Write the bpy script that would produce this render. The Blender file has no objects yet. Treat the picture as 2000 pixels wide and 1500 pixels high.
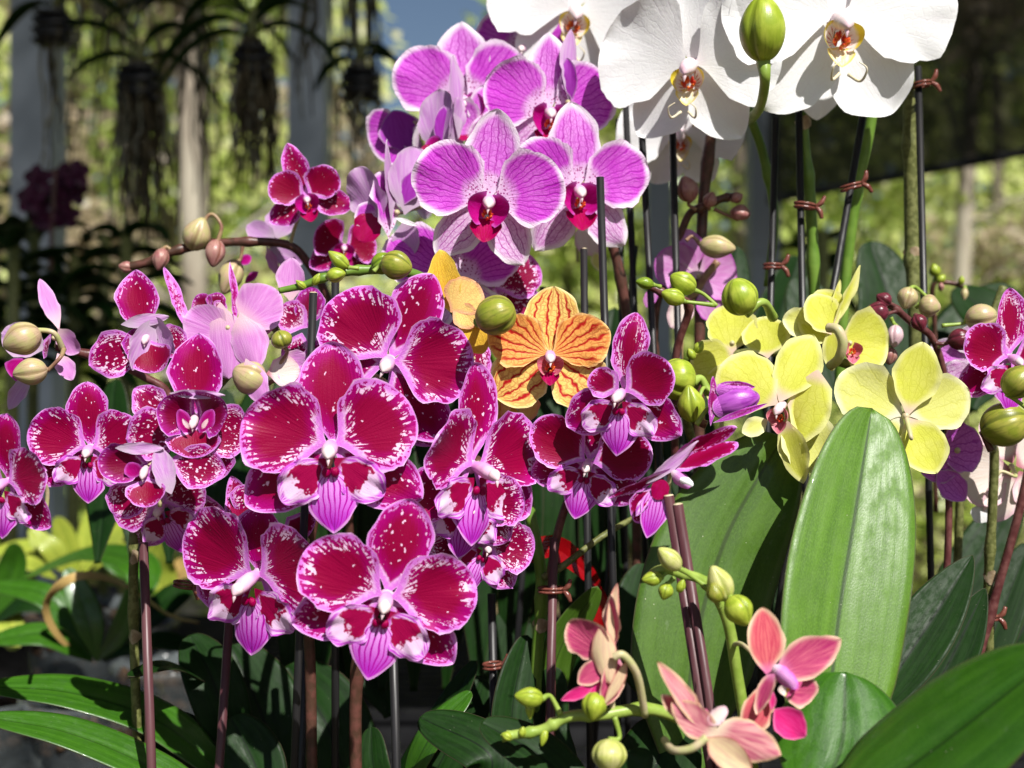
import bpy, math, random
import numpy as np
from mathutils import Vector, Matrix
C = bpy.context.scene.collection
S = bpy.context.scene
# ------------------------------------------------------------------ camera
CAMH = 1.25
T = math.tan(math.radians(22.5))
cam = bpy.data.cameras.new('camera'); cam_o = bpy.data.objects.new('camera', cam); C.objects.link(cam_o)
cam.sensor_width = 36; cam.lens = 18 / T; cam.clip_start = 0.02; cam.clip_end = 500
cam_o.location = (0, 0, CAMH); cam_o.rotation_euler = (math.pi / 2, 0, 0)
cam.dof.use_dof = True; cam.dof.focus_distance = 0.62; cam.dof.aperture_fstop = 7.0
S.camera = cam_o
# ------------------------------------------------------------------ world, sun, exposure
SUNV = Vector((0.30, -0.63, 0.75)).normalized()
w = bpy.data.worlds.new("World"); S.world = w; w.use_nodes = True
wn = w.node_tree; wn.nodes.clear()
sky = wn.nodes.new('ShaderNodeTexSky'); sky.sky_type = 'NISHITA'; sky.sun_disc = False
sky.sun_elevation = math.asin(SUNV.z); sky.sun_rotation = math.atan2(SUNV.x, SUNV.y)
bg = wn.nodes.new('ShaderNodeBackground'); bg.inputs[1].default_value = 0.052
wo = wn.nodes.new('ShaderNodeOutputWorld')
wn.links.new(sky.outputs[0], bg.inputs[0]); wn.links.new(bg.outputs[0], wo.inputs[0])
sun = bpy.data.lights.new('sun', 'SUN'); sun.energy = 5.0; sun.angle = math.radians(0.53); sun.color = (1.0, 0.965, 0.91)
sun_o = bpy.data.objects.new('sun', sun); C.objects.link(sun_o)
sun_o.rotation_euler = (-SUNV).to_track_quat('-Z', 'Y').to_euler(); sun_o.location = (1, -2, 5)
S.view_settings.view_transform = 'Standard'; S.view_settings.look = 'None'
S.view_settings.exposure = 0.44; S.view_settings.gamma = 1
S.cycles.max_bounces = 8; S.cycles.transparent_max_bounces = 16

# ------------------------------------------------------------------ helpers
RNG = random.Random(11)
def P(px, py, d):
    """point seen at photograph pixel (px,py) of 2000x1500, d metres in front of the camera plane"""
    return Vector(((px - 1000) / 1000 * T * d, d, CAMH - (py - 750) / 1000 * T * d))
def sc(d): return T * d / 1000
def mat(name): 
    m = bpy.data.materials.new(name); m.use_nodes = True; m.node_tree.nodes.clear(); return m
class G:
    """small node-graph writer"""
    def __init__(s, m): s.t = m.node_tree; s.at = {}
    def n(s, t, **k):
        x = s.t.nodes.new(t)
        for a, b in k.items(): setattr(x, a, b)
        return x
    def put(s, sock, v):
        if v is None: return
        if isinstance(v, bpy.types.NodeSocket): s.t.links.new(v, sock)
        else:
            if sock.type == 'RGBA' and not hasattr(v, '__len__'): v = (v, v, v, 1)
            elif sock.type == 'RGBA' and len(v) == 3: v = (*v, 1)
            sock.default_value = v
    def m(s, op, a, b=None, c=None):
        x = s.n('ShaderNodeMath', operation=op)
        for i, v in enumerate((a, b, c)): s.put(x.inputs[i], v)
        return x.outputs[0]
    def ss(s, x, lo, hi, a=0.0, b=1.0, kind='SMOOTHSTEP'):
        r = s.n('ShaderNodeMapRange', interpolation_type=kind)
        s.put(r.inputs[0], x); s.put(r.inputs[1], lo); s.put(r.inputs[2], hi); s.put(r.inputs[3], a); s.put(r.inputs[4], b)
        return r.outputs[0]
    def mix(s, f, a, b, bl='MIX'):
        x = s.n('ShaderNodeMix', data_type='RGBA', blend_type=bl)
        s.put(x.inputs[0], f); s.put(x.inputs[6], a); s.put(x.inputs[7], b); return x.outputs[2]
    def comb(s, x, y, z):
        c = s.n('ShaderNodeCombineXYZ')
        for i, v in enumerate((x, y, z)): s.put(c.inputs[i], v)
        return c.outputs[0]
    def attr(s, name):
        if name not in s.at:
            a = s.n('ShaderNodeAttribute', attribute_name=name); x = s.n('ShaderNodeSeparateXYZ')
            s.t.links.new(a.outputs['Vector'], x.inputs[0]); s.at[name] = (x.outputs[0], x.outputs[1], x.outputs[2], a.outputs['Vector'])
        return s.at[name]
    def noise(s, v, scale=1.0, det=2.0, rough=.5):
        x = s.n('ShaderNodeTexNoise'); s.put(x.inputs['Vector'], v); s.put(x.inputs['Scale'], scale)
        x.inputs['Detail'].default_value = det; x.inputs['Roughness'].default_value = rough; return x.outputs[0]
    def vor(s, v, scale=1.0, feat='F1'):
        x = s.n('ShaderNodeTexVoronoi', feature=feat); s.put(x.inputs['Vector'], v); s.put(x.inputs['Scale'], scale)
        return x.outputs['Distance']
    def obj(s):
        c = s.n('ShaderNodeTexCoord'); return c.outputs['Object']
    def geo(s, k): return s.n('ShaderNodeNewGeometry').outputs[k]
    def out(s, sh): 
        o = s.n('ShaderNodeOutputMaterial'); s.t.links.new(sh, o.inputs[0])
    def bump(s, h, strength=.3, dist=.001):
        b = s.n('ShaderNodeBump'); s.put(b.inputs['Height'], h); b.inputs['Strength'].default_value = strength; b.inputs['Distance'].default_value = dist
        return b.outputs[0]
    def bsdf(s, col, rough=.5, spec=.5, trans=0.0, tcol=None, nrm=None, sheen=0, coat=0, trn=0, ior=1.45, alpha=None, metal=0):
        p = s.n('ShaderNodeBsdfPrincipled'); s.put(p.inputs['Base Color'], col); s.put(p.inputs['Roughness'], rough)
        p.inputs['Specular IOR Level'].default_value = spec; p.inputs['Coat Weight'].default_value = coat
        p.inputs['Sheen Weight'].default_value = sheen; p.inputs['Transmission Weight'].default_value = trn; p.inputs['IOR'].default_value = ior
        p.inputs['Metallic'].default_value = metal
        if nrm is not None: s.put(p.inputs['Normal'], nrm)
        if alpha is not None: s.put(p.inputs['Alpha'], alpha)
        sh = p.outputs[0]
        if trans > 0:
            t = s.n('ShaderNodeBsdfTranslucent'); s.put(t.inputs[0], tcol if tcol is not None else col)
            if nrm is not None: s.put(t.inputs[1], nrm)
            x = s.n('ShaderNodeMixShader'); x.inputs[0].default_value = trans
            s.t.links.new(sh, x.inputs[1]); s.t.links.new(t.outputs[0], x.inputs[2]); sh = x.outputs[0]
        return sh

# ---- mesh accumulation
class MB:
    def __init__(s): s.v = []; s.f = []; s.mi = []; s.pa = []; s.pb = []; s.mats = []
    def add(s, v, f, m, pa=None, pb=None):
        o = sum(len(x) for x in s.v); v = np.asarray(v, float).reshape(-1, 3)
        if m not in s.mats: s.mats.append(m)
        k = s.mats.index(m)
        s.v.append(v); s.f += [tuple(i + o for i in q) for q in f]; s.mi += [k] * len(f)
        s.pa.append(np.zeros((len(v), 3)) if pa is None else np.asarray(pa, float)); s.pb.append(np.zeros((len(v), 3)) if pb is None else np.asarray(pb, float))
        return s
WO = {}
def setp(o, label=None, cat=None, group=None, kind=None):
    if label: o['label'] = label
    if cat: o['category'] = cat
    if group: o['group'] = group
    if kind: o['kind'] = kind
    return o
def link(name, mb, parent=None, origin=None, smooth=True, **k):
    V = np.concatenate(mb.v); og = Vector(origin) if origin is not None else (WO[parent.name] if parent else Vector((0, 0, 0)))
    me = bpy.data.meshes.new(name); me.from_pydata((V - np.array(og)).tolist(), [], mb.f)
    for m in mb.mats: me.materials.append(m)
    me.polygons.foreach_set('material_index', mb.mi)
    if smooth: me.polygons.foreach_set('use_smooth', [True] * len(mb.f))
    for nm, src in (('pa', mb.pa), ('pb', mb.pb)):
        a = me.attributes.new(nm, 'FLOAT_VECTOR', 'POINT'); a.data.foreach_set('vector', np.concatenate(src).ravel())
    me.update(); o = bpy.data.objects.new(name, me); C.objects.link(o)
    if parent: o.parent = parent; o.location = og - WO[parent.name]
    else: o.location = og
    WO[o.name] = og
    return setp(o, **k)
def empty(name, loc, label, cat, group=None):
    o = bpy.data.objects.new(name, None); C.objects.link(o); o.location = loc; o.empty_display_size = .02
    WO[o.name] = Vector(loc); return setp(o, label, cat, group)
def copy_tree(o, parent=None, loc=None, rz=0, s=1):
    c = o.copy(); C.objects.link(c)
    if parent: c.parent = parent
    if loc is not None: c.location = loc; c.rotation_euler = (0, 0, rz); c.scale = (s, s, s)
    for ch in list(o.children): copy_tree(ch, c)
    return c

def grid_faces(nu, nv, off=0):
    return [(off + j * nu + i, off + j * nu + i + 1, off + (j + 1) * nu + i + 1, off + (j + 1) * nu + i) for j in range(nv - 1) for i in range(nu - 1)]
def sstep(x, a, b):
    t = np.clip((x - a) / (b - a), 0, 1); return t * t * (3 - 2 * t)
PROF = {  # a (where it is widest), b (roundness), k (claw width), vs (claw length)
    'petal': (1.20, .46, .15, .30), 'petalw': (1.12, .52, .3, .3), 'dorsal': (1.2, .6, .55, .35), 'sepal': (1.08, .66, .6, .3),
    'point': (.92, .85, .8, .2), 'tongue': (.85, .8, .45, .25), 'lobe': (1.5, .5, .4, .4), 'narrow': (1.0, .8, .7, .3),
    'ear': (.95, .5, 1., .1), 'leaf': (1.1, .42, .55, .35), 'leafp': (.95, .72, .7, .2), 'oval': (1., .5, 1., .1)}
def prof(kind, v):
    a, b, k, vs = PROF[kind]
    f = lambda x: np.clip(np.sin(np.pi * np.clip(x, 0, 1) ** a), 0, 1) ** b * (k + (1 - k) * sstep(x, 0, vs))
    m = f(np.linspace(0, 1, 80)).max(); return f(v) / m
def blade(mb, m, o, axis, nrm, L, W, kind='sepal', cup=0., bend=0., ruf=0., fold=0., ang=0., skew=0., seed=None, nu=17, nv=21, R=None, theta=False, rf=5, twist=0., wav=0., notch=0.):
    """a petal-like sheet growing from o along axis, its face towards nrm"""
    seed = RNG.random() * 50 if seed is None else seed
    r = random.Random(int(seed * 1000)); R = R or L
    ey = Vector(axis).normalized(); ez = Vector(nrm); ez = (ez - ey * ez.dot(ey)).normalized(); ex = ey.cross(ez)
    if twist:
        q = Matrix.Rotation(twist, 3, ey); ez = q @ ez; ex = q @ ex
    vv = (1 - np.cos(np.pi * np.linspace(0, 1, nv))) / 2; uu = np.linspace(-1, 1, nu); uu = np.sign(uu) * np.abs(uu) ** .85
    U, V = np.meshgrid(uu, vv); hw = W / 2 * prof(kind, V)
    wob = 1 + .05 * np.sin(3.1 * V * np.pi + r.random() * 6 + U) + .03 * np.sin(7 * V * np.pi + r.random() * 6 + 2 * U) + (.016 * np.sin(17 * V * np.pi + r.random() * 6 + U) if theta else 0)
    X = U * hw * wob; Y = V * L
    if notch: Y = Y - notch * L * np.exp(-(U / .3) ** 2) * V ** 6
    X = X + skew * W * V * V
    # distance to the margin in the flat
    t = np.linspace(0, 1, 60); t = (1 - np.cos(np.pi * t)) / 2; pw = W / 2 * prof(kind, t)
    out = np.concatenate([np.stack([pw + skew * W * t * t, t * L], 1), np.stack([-pw + skew * W * t * t, t * L], 1)])
    Q = np.stack([X.ravel(), Y.ravel()], 1)
    E = np.sqrt(((Q[:, None] - out[None]) ** 2).sum(2)).min(1).reshape(X.shape); E[:, 0] = 0; E[:, -1] = 0
    # the long way: bend along v
    n2 = 60; tt = np.linspace(0, 1, n2); th = bend * tt ** 1.3; yy = np.concatenate([[0], np.cumsum(np.cos(th))[:-1] / (n2 - 1)]); zz = np.concatenate([[0], np.cumsum(np.sin(th))[:-1] / (n2 - 1)])
    Yb = np.interp(V, tt, yy) * L; Zb = np.interp(V, tt, zz) * L; TH = np.interp(V, tt, th)
    if notch: Yb = Yb - (V * L - Y)
    Z = cup * W * (X / (W / 2)) ** 2 + fold * np.abs(X)
    me = np.clip(np.maximum(np.abs(U) ** 2.5, V ** 4), 0, 1) * sstep(V, .1, .5)
    A = np.arctan2(X, Y - .35 * L)
    Z = Z + ruf * L * me * (np.sin(rf * A + r.random() * 6) + .5 * np.sin(2.1 * rf * A + r.random() * 6)) + wav * L * np.sin(2.5 * U + 4 * V + r.random() * 6) * V
    Yf = Yb - np.sin(TH) * Z; Zf = Zb + np.cos(TH) * Z
    B = np.array([list(ex), list(ey), list(ez)])
    pts = np.array(list(o)) + np.stack([X, Yf, Zf], 2).reshape(-1, 3) @ B
    tc = np.arctan2(X, Y + .05 * L) if theta else U * .8
    pa = np.stack([tc, V, E / R], 2).reshape(-1, 3); pb = np.stack([X / R, Y / R, np.full_like(X, seed)], 2).reshape(-1, 3)
    fl = grid_faces(nu, nv)
    mb.add(pts, fl, m, pa, pb); return mb

def catmull(pts, n=10):
    pts = [Vector(p) for p in pts]
    if len(pts) == 2: return [pts[0].lerp(pts[1], i / n) for i in range(n + 1)]
    q = [pts[0] * 2 - pts[1]] + pts + [pts[-1] * 2 - pts[-2]]; out = []
    for i in range(1, len(q) - 2):
        a, b, c, d = q[i - 1:i + 3]
        for k in range(n):
            t = k / n; out.append(.5 * ((2 * b) + (c - a) * t + (2 * a - 5 * b + 4 * c - d) * t * t + (3 * b - a - 3 * c + d) * t ** 3))
    out.append(pts[-1]); return out
def tube(mb, m, pts, rad, ns=10, n=8, caps=True, nodes=None, seed=None, rawpts=False):
    pts = pts if rawpts else catmull(pts, n); N = len(pts); seed = RNG.random() * 50 if seed is None else seed
    rads = np.interp(np.linspace(0, 1, N), np.linspace(0, 1, len(rad)), rad) if hasattr(rad, '__len__') else np.full(N, rad)
    if nodes:
        for nd in nodes:
            for i in range(N): rads[i] *= 1 + .3 * math.exp(-((i / (N - 1) - nd) * N / 1.2) ** 2)
    V = []; PA = []; up = Vector((0.3, -1, .2)).normalized(); ln = 0; prev = pts[0]
    for i, p in enumerate(pts):
        t = (pts[min(i + 1, N - 1)] - pts[max(i - 1, 0)]).normalized()
        x = (up - t * up.dot(t)); x = x.normalized() if x.length > 1e-4 else t.orthogonal().normalized(); y = t.cross(x); up = x
        ln += (p - prev).length; prev = p
        for k in range(ns):
            a = 2 * math.pi * k / ns; V.append(p + (x * math.cos(a) + y * math.sin(a)) * rads[i]); PA.append((math.sin(a), ln * 20, seed))
    F = [(i * ns + k, i * ns + (k + 1) % ns, (i + 1) * ns + (k + 1) % ns, (i + 1) * ns + k) for i in range(N - 1) for k in range(ns)]
    if caps: F += [tuple(range(ns))[::-1], tuple((N - 1) * ns + k for k in range(ns))]
    mb.add([tuple(v) for v in V], F, m, PA, PA); return mb
def blob(mb, m, c, r, axis=(0, 0, 1), seams=0, tip=0., nu=18, nv=12, seed=None, sd=.15):
    """ellipsoid c, radii (rx, ry, rz along axis); seams: grooves of a bud"""
    seed = RNG.random() * 50 if seed is None else seed
    ez = Vector(axis).normalized(); ex = ez.orthogonal().normalized(); q = Matrix.Rotation(seed, 3, ez); ex = q @ ex; ey = ez.cross(ex)
    V = []; PA = []; PB = []
    for j in range(nv + 1):
        th = math.pi * j / nv; cz = -math.cos(th); sr = math.sin(th)
        for i in range(nu):
            a = 2 * math.pi * i / nu; g = 0
            if seams:
                dd = abs(((a * seams / (2 * math.pi)) % 1) - .5) * 2   # 1 at a seam
                g = max(0, (dd - .72) / .28) ** 1.5
            rr = sr * (1 - sd * g) * (1 - tip * max(0, cz) ** 1.5); zz = cz * (1 + .25 * tip * max(0, cz) ** 3)
            V.append(Vector(c) + ex * (rr * math.cos(a) * r[0]) + ey * (rr * math.sin(a) * r[1]) + ez * (zz * r[2]))
            PA.append((a / 6.283, j / nv, g)); PB.append((rr * math.cos(a), rr * math.sin(a), zz + seed))
    F = [(j * nu + i, j * nu + (i + 1) % nu, (j + 1) * nu + (i + 1) % nu, (j + 1) * nu + i) for j in range(nv) for i in range(nu)]
    mb.add([tuple(v) for v in V], F, m, PA, PB); return mb
def box(mb, m, a, b):
    a = Vector(a); b = Vector(b)
    v = [(x, y, z) for z in (a.z, b.z) for y in (a.y, b.y) for x in (a.x, b.x)]
    mb.add(v, [(0, 2, 3, 1), (4, 5, 7, 6), (0, 1, 5, 4), (2, 6, 7, 3), (0, 4, 6, 2), (1, 3, 7, 5)], m, v, v); return mb
def leafmesh(mb, m, pts, W, nrm, kind='leaf', fold=.18, droop=0., th=.0014, seed=None, nu=15, nv=36, ruf=0.0, tipn=0.0):
    """thick strap leaf along a path, closed shell"""
    seed = RNG.random() * 50 if seed is None else seed; r = random.Random(int(seed * 1000))
    path = catmull(pts, 14); N = len(path)
    cum = [0]
    for i in range(1, N): cum.append(cum[-1] + (path[i] - path[i - 1]).length)
    L = cum[-1]; cum = np.array(cum) / L; A = np.array([list(p) for p in path])
    vv = (1 - np.cos(np.pi * np.linspace(0, 1, nv))) / 2; vv = .5 * vv + .5 * np.linspace(0, 1, nv)
    cen = np.stack([np.interp(vv, cum, A[:, k]) for k in range(3)], 1)
    tan = np.gradient(cen, axis=0); tan /= np.linalg.norm(tan, axis=1)[:, None]
    nr = nrm if isinstance(nrm, (list,)) else [nrm, nrm]
    NR = np.stack([np.interp(vv, np.linspace(0, 1, len(nr)), [n_[k] for n_ in nr]) for k in range(3)], 1)
    NR = NR - tan * (NR * tan).sum(1)[:, None]; NR /= np.linalg.norm(NR, axis=1)[:, None]
    EX = np.cross(tan, NR); hw = W / 2 * np.maximum(prof(kind, np.clip(vv, 0.0, 1)), .16 * (vv < .12) + .002)
    uu = np.linspace(-1, 1, nu); top = []; bot = []; PA = []; PB = []; p0 = r.random() * 6; p1 = r.random() * 6
    for j in range(nv):
        for u in uu:
            z = fold * abs(u) ** 1.3 * hw[j] - droop * u * u * hw[j] + ruf * W * (u * u) * math.sin(9 * vv[j] + p0 + u) - .012 * W * math.exp(-(u / .09) ** 2)
            tk = th * (1 - .75 * abs(u) ** 4)
            off = -tipn * W * (math.exp(-(u / .12) ** 2)) * (vv[j] ** 30)
            c = cen[j] + EX[j] * u * hw[j] + NR[j] * z + tan[j] * off
            top.append(c); bot.append(c - NR[j] * tk); PA.append((u, vv[j], (1 - abs(u)) * hw[j] / (W / 2))); PB.append((u * hw[j] / W, vv[j] * L / W, seed))
    n = len(top); F = grid_faces(nu, nv) + [q[::-1] for q in grid_faces(nu, nv, n)]
    bd = [i for i in range(nu)] + [j * nu + nu - 1 for j in range(1, nv)] + [(nv - 1) * nu + i for i in range(nu - 2, -1, -1)] + [j * nu for j in range(nv - 2, 0, -1)]
    F += [(bd[k], bd[k] + n, bd[(k + 1) % len(bd)] + n, bd[(k + 1) % len(bd)]) for k in range(len(bd))]
    mb.add(np.array(top + bot), F, m, PA + PA, PB + PB); return mb
# ------------------------------------------------------------------ petal materials
MATS = {}
def petal_shader(name, fn, back=None, rough=.5, trans=.14, spec=.2, veins=28, bump=.35):
    m = mat(name); g = G(m); t, v, e, _ = g.attr('pa'); x, y, sd, pb = g.attr('pb')
    col, h = fn(g, t, v, e, x, y, sd)
    if back is not None:
        lines = g.noise(g.comb(g.m('MULTIPLY', t, 22), g.m('MULTIPLY', v, 2), sd), 1, 2)
        bc = g.mix(g.ss(lines, .35, .7), back[0], back[1])
        bc = g.mix(g.ss(v, .0, .45, .75, 0), bc, back[2] if len(back) > 2 else back[0])
        col = g.mix(g.geo('Backfacing'), col, bc)
    fine = g.noise(g.comb(g.m('MULTIPLY', x, 60), g.m('MULTIPLY', y, 60), sd), 1, 2)
    vl = g.noise(g.comb(g.m('MULTIPLY', t, veins), g.m('MULTIPLY', v, 2.5), sd), 1, 2)
    hh = g.m('ADD', g.m('MULTIPLY', vl, .8), g.m('MULTIPLY', fine, .35))
    if h is not None: hh = g.m('ADD', hh, h)
    nb = g.bump(hh, bump, .0009)
    sh = g.bsdf(col, rough, spec, trans, col, nb)
    g.out(sh); MATS[name] = m; return m
def speckle(cr=(.265, .0, .040), cr2=(.38, .0, .17), vio=(.70, .20, .73), wht=(.93, .70, .88), flecks=.0, mar=.016, teeth=.145, basew=1.0, fe=.25):
    def fn(g, t, v, e, x, y, sd):
        rr = g.m('SQRT', g.m('ADD', g.m('MULTIPLY', x, x), g.m('MULTIPLY', y, y)))
        n1 = g.noise(g.comb(g.m('MULTIPLY', t, 23), g.m('MULTIPLY', rr, 4.5), sd), 1, 1.3, .5)
        n2 = g.noise(g.comb(g.m('MULTIPLY', x, 21), g.m('MULTIPLY', y, 13), g.m('ADD', sd, 9)), 1, 1.5)
        n3 = g.noise(g.comb(g.m('MULTIPLY', x, 28), g.m('MULTIPLY', y, 28), g.m('ADD', sd, 3)), 1, 1)
        nl = g.noise(g.comb(g.m('MULTIPLY', x, 4), g.m('MULTIPLY', y, 4), g.m('ADD', sd, 5)), 1, 1)
        # width of the pale margin varies
        mw = g.m('ADD', mar, g.m('MULTIPLY', g.ss(n1, .40, .60), teeth))
        mw = g.m('MULTIPLY', mw, g.ss(nl, .3, .7, .75, 1.35))
        core = g.ss(g.m('SUBTRACT', e, mw), -.004, .007)
        # crimson islands in the margin
        isl = g.m('MULTIPLY', g.ss(n3, .51, .56), g.ss(e, .018, .034))
        core = g.m('MAXIMUM', core, isl)
        # white flecks
        fz = g.ss(e, .05, .13, fe, flecks)
        fl = g.ss(g.m('ADD', n2, g.m('MULTIPLY', fz, .19)), .735, .772)
        core = g.m('MULTIPLY', core, g.m('SUBTRACT', 1, fl))
        # white at the claw's flanks
        at = g.m('ABSOLUTE', t)
        wb = g.m('MULTIPLY', g.ss(g.m('ADD', rr, g.m('MULTIPLY', g.m('SUBTRACT', n1, .5), .5)), .36, .40, basew, 0), g.ss(e, .07, .10, 1, 0))
        core = g.m('MULTIPLY', core, g.m('SUBTRACT', 1, wb))
        nc = g.noise(g.comb(g.m('MULTIPLY', t, 60), g.m('MULTIPLY', rr, 3), sd), 1, 1)
        cc = g.mix(g.ss(g.m('ADD', e, g.m('MULTIPLY', nc, .12)), .10, .30), cr2, cr)
        cc = g.mix(g.ss(nc, .45, .75, 0, .07), cc, tuple(c * .45 for c in cr))
        wv = g.m('MULTIPLY', g.ss(g.m('ADD', e, g.m('MULTIPLY', g.m('SUBTRACT', n3, .5), .09)), .03, .12), .85)
        mc = g.mix(wv, vio, wht)
        mc = g.mix(g.ss(e, .004, .012, .6, 0), mc, (.88, .6, .86))
        return g.mix(core, mc, cc), None
    return fn
LB = ((.62, .30, .60), (.50, .17, .50), (.70, .50, .62))
petal_shader('magenta_petal', speckle(), LB, rough=.42)
petal_shader('magenta_sepal', speckle(flecks=.42, fe=.7, mar=.02, teeth=.05), LB, rough=.42)
petal_shader('magenta_spotted', speckle(flecks=.66, fe=.9, mar=.035, teeth=.12, cr=(.25, .0, .045)), LB, rough=.42)
petal_shader('magenta_dorsal', speckle(flecks=.22, fe=.6, mar=.02, teeth=.05, basew=0), LB, rough=.42)
petal_shader('deep_magenta', speckle(cr=(.24, 0, .03), cr2=(.30, .0, .07), mar=.03, teeth=.04, flecks=.0, fe=.25), LB, rough=.42)
petal_shader('plum_petal', speckle(cr=(.17, 0, .03), cr2=(.30, .01, .16), mar=.02, teeth=.08, vio=(.42, .04, .42)), ((.62, .38, .58), (.5, .2, .5), (.7, .55, .64)), rough=.4)
def lipside(g, t, v, e, x, y, sd):
    n = g.noise(g.comb(g.m('MULTIPLY', x, 16), g.m('MULTIPLY', y, 16), sd), 1, 2)
    n2 = g.noise(g.comb(g.m('MULTIPLY', t, 9), g.m('MULTIPLY', v, 3), sd), 1, 2)
    k = g.ss(g.m('ADD', e, g.m('MULTIPLY', g.m('SUBTRACT', n, .5), .06)), .058, .075)
    k = g.m('MULTIPLY', k, g.ss(g.m('ADD', v, g.m('MULTIPLY', g.m('SUBTRACT', n, .5), .4)), .60, .66, 1, 0)); k = g.m('MAXIMUM', k, g.ss(v, .12, .2, 1, 0))
    pale = g.mix(g.ss(n2, .40, .56), (.80, .48, .80), (.55, .08, .60)); pale = g.mix(g.ss(e, .045, .085), pale, (.86, .58, .85))
    return g.mix(k, pale, (.33, .0, .06)), None
def tongue(g, t, v, e, x, y, sd):
    n = g.noise(g.comb(g.m('MULTIPLY', t, 2), g.m('MULTIPLY', v, 2), sd), 1, 2)
    w_ = g.m('SINE', g.m('ADD', g.m('MULTIPLY', t, 34), g.m('MULTIPLY', n, 9)))
    st = g.m('MULTIPLY', g.ss(w_, .35, .9), g.ss(v, .85, 1, 1, .3))
    base = g.mix(g.ss(v, .15, .9), (.76, .30, .80), (.50, .03, .56))
    c = g.mix(st, base, (.42, .0, .34)); c = g.mix(g.ss(e, .012, .035, .75, 0), c, (.80, .42, .80))
    return g.mix(g.ss(g.m('ADD', v, g.m('MULTIPLY', n, .1)), .12, .18, 1, 0), c, (.30, 0, .06)), None
petal_shader('lip_blotched', lipside, rough=.5); petal_shader('lip_tongue', tongue, rough=.38)
def solid(c1, c2, vs=24, edge=None, ew=.05, base=None, bw=.3):
    def fn(g, t, v, e, x, y, sd):
        n = g.noise(g.comb(g.m('MULTIPLY', t, vs), g.m('MULTIPLY', v, 3), sd), 1, 3)
        c = g.mix(g.ss(n, .3, .7), c1, c2)
        if edge: c = g.mix(g.ss(g.m('ADD', e, g.m('MULTIPLY', n, ew)), ew * .3, ew * 1.8, 1, 0), c, edge)
        if base: c = g.mix(g.ss(v, bw * .2, bw, 1, 0), c, base)
        return c, None
    return fn
petal_shader('lip_crimson', solid((.30, .0, .045), (.36, .0, .09)), rough=.3)
petal_shader('lip_crimson_magenta', solid((.42, .0, .16), (.50, .01, .26), edge=(.55, .1, .5)), rough=.3)
def lav(base, vein, K, rim=(.9, .74, .9), rw=.07, dots=True, thick=.5, pale=(.80, .55, .84), lo=.5):
    def fn(g, t, v, e, x, y, sd):
        rr = g.m('SQRT', g.m('ADD', g.m('MULTIPLY', x, x), g.m('MULTIPLY', y, y)))
        n = g.noise(g.comb(g.m('MULTIPLY', x, 7), g.m('MULTIPLY', y, 7), sd), 1, 2)
        n2 = g.noise(g.comb(g.m('MULTIPLY', x, 3), g.m('MULTIPLY', y, 3), sd), 1, 2)
        # forking veins
        w1 = g.m('ABSOLUTE', g.m('SINE', g.m('ADD', g.m('MULTIPLY', t, K), g.m('MULTIPLY', n, 3.0))))
        w2 = g.m('ABSOLUTE', g.m('SINE', g.m('ADD', g.m('ADD', g.m('MULTIPLY', t, K * 2), g.m('MULTIPLY', n, 5.0)), 1.1)))
        cr_ = g.vor(g.comb(g.m('MULTIPLY', t, K * .45), g.m('MULTIPLY', rr, 12), sd), 1, 'DISTANCE_TO_EDGE')
        vl = g.m('MAXIMUM', g.ss(w1, thick * .15, thick, 1, 0), g.m('MULTIPLY', g.ss(w2, .05, thick, 1, 0), g.ss(rr, .5, .8, 0, .6)))
        vl = g.m('MAXIMUM', vl, g.m('MULTIPLY', g.ss(cr_, .02, .12, 1, 0), .4))
        c = g.mix(g.m('MULTIPLY', g.ss(n2, .35, .7), .35), base, pale)
        c = g.mix(g.m('MULTIPLY', vl, g.ss(e, .0, .12, .35, lo)), c, vein)
        c = g.mix(g.ss(g.m('ADD', e, g.m('MULTIPLY', g.m('SUBTRACT', n, .5), .04)), rw * .12, rw, .95, 0), c, rim)
        if dots:
            d = g.vor(g.comb(g.m('MULTIPLY', x, 26), g.m('MULTIPLY', y, 26), sd), 1)
            z = g.ss(g.m('ADD', rr, g.m('MULTIPLY', n, .15)), .32, .5, 1, 0)
            c = g.mix(g.m('MULTIPLY', z, .75), c, (.86, .66, .87)); c = g.mix(g.m('MULTIPLY', z, g.ss(d, .28, .36, 1, 0)), c, (.36, .0, .2))
        return c, g.m('MULTIPLY', vl, -.7)
    return fn
VB = ((.66, .42, .66), (.58, .26, .60), (.72, .58, .68))
petal_shader('lavender_petal', lav((.62, .075, .63), (.40, .0, .42), 26, pale=(.74, .26, .74), lo=.9, rw=.09), VB, rough=.5, trans=.2)
petal_shader('lavender_sepal', lav((.70, .18, .72), (.40, .0, .38), 13, rw=.13, thick=.30, lo=1.0, rim=(.9, .80, .9), pale=(.85, .5, .86)), VB, rough=.5, trans=.2)
petal_shader('lavender_spotted_sepal', lav((.80, .48, .80), (.42, .01, .36), 13, rw=.10, thick=.32, lo=1.0, rim=(.92, .85, .9), pale=(.9, .8, .9)), VB, rough=.5, trans=.2)
petal_shader('orange_petal', lav((.87, .40, .10), (.46, .012, .012), 15, rim=(.90, .55, .22), rw=.035, dots=False, thick=.8, pale=(.90, .50, .13), lo=1.0), ((.8, .5, .15), (.75, .4, .1)), rough=.48)
petal_shader('orange_sepal', lav((.88, .60, .16), (.48, .01, .015), 9.5, rim=(.92, .74, .34), rw=.04, dots=False, thick=.72, pale=(.9, .70, .26), lo=1.0), ((.8, .5, .15), (.75, .4, .1)), rough=.48)
petal_shader('amber_petal', lav((.80, .50, .045), (.62, .26, .03), 16, rim=(.85, .62, .12), rw=.04, dots=False, thick=.25, pale=(.86, .60, .10), lo=.6), ((.76, .55, .10), (.74, .50, .08)), rough=.48)
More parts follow.
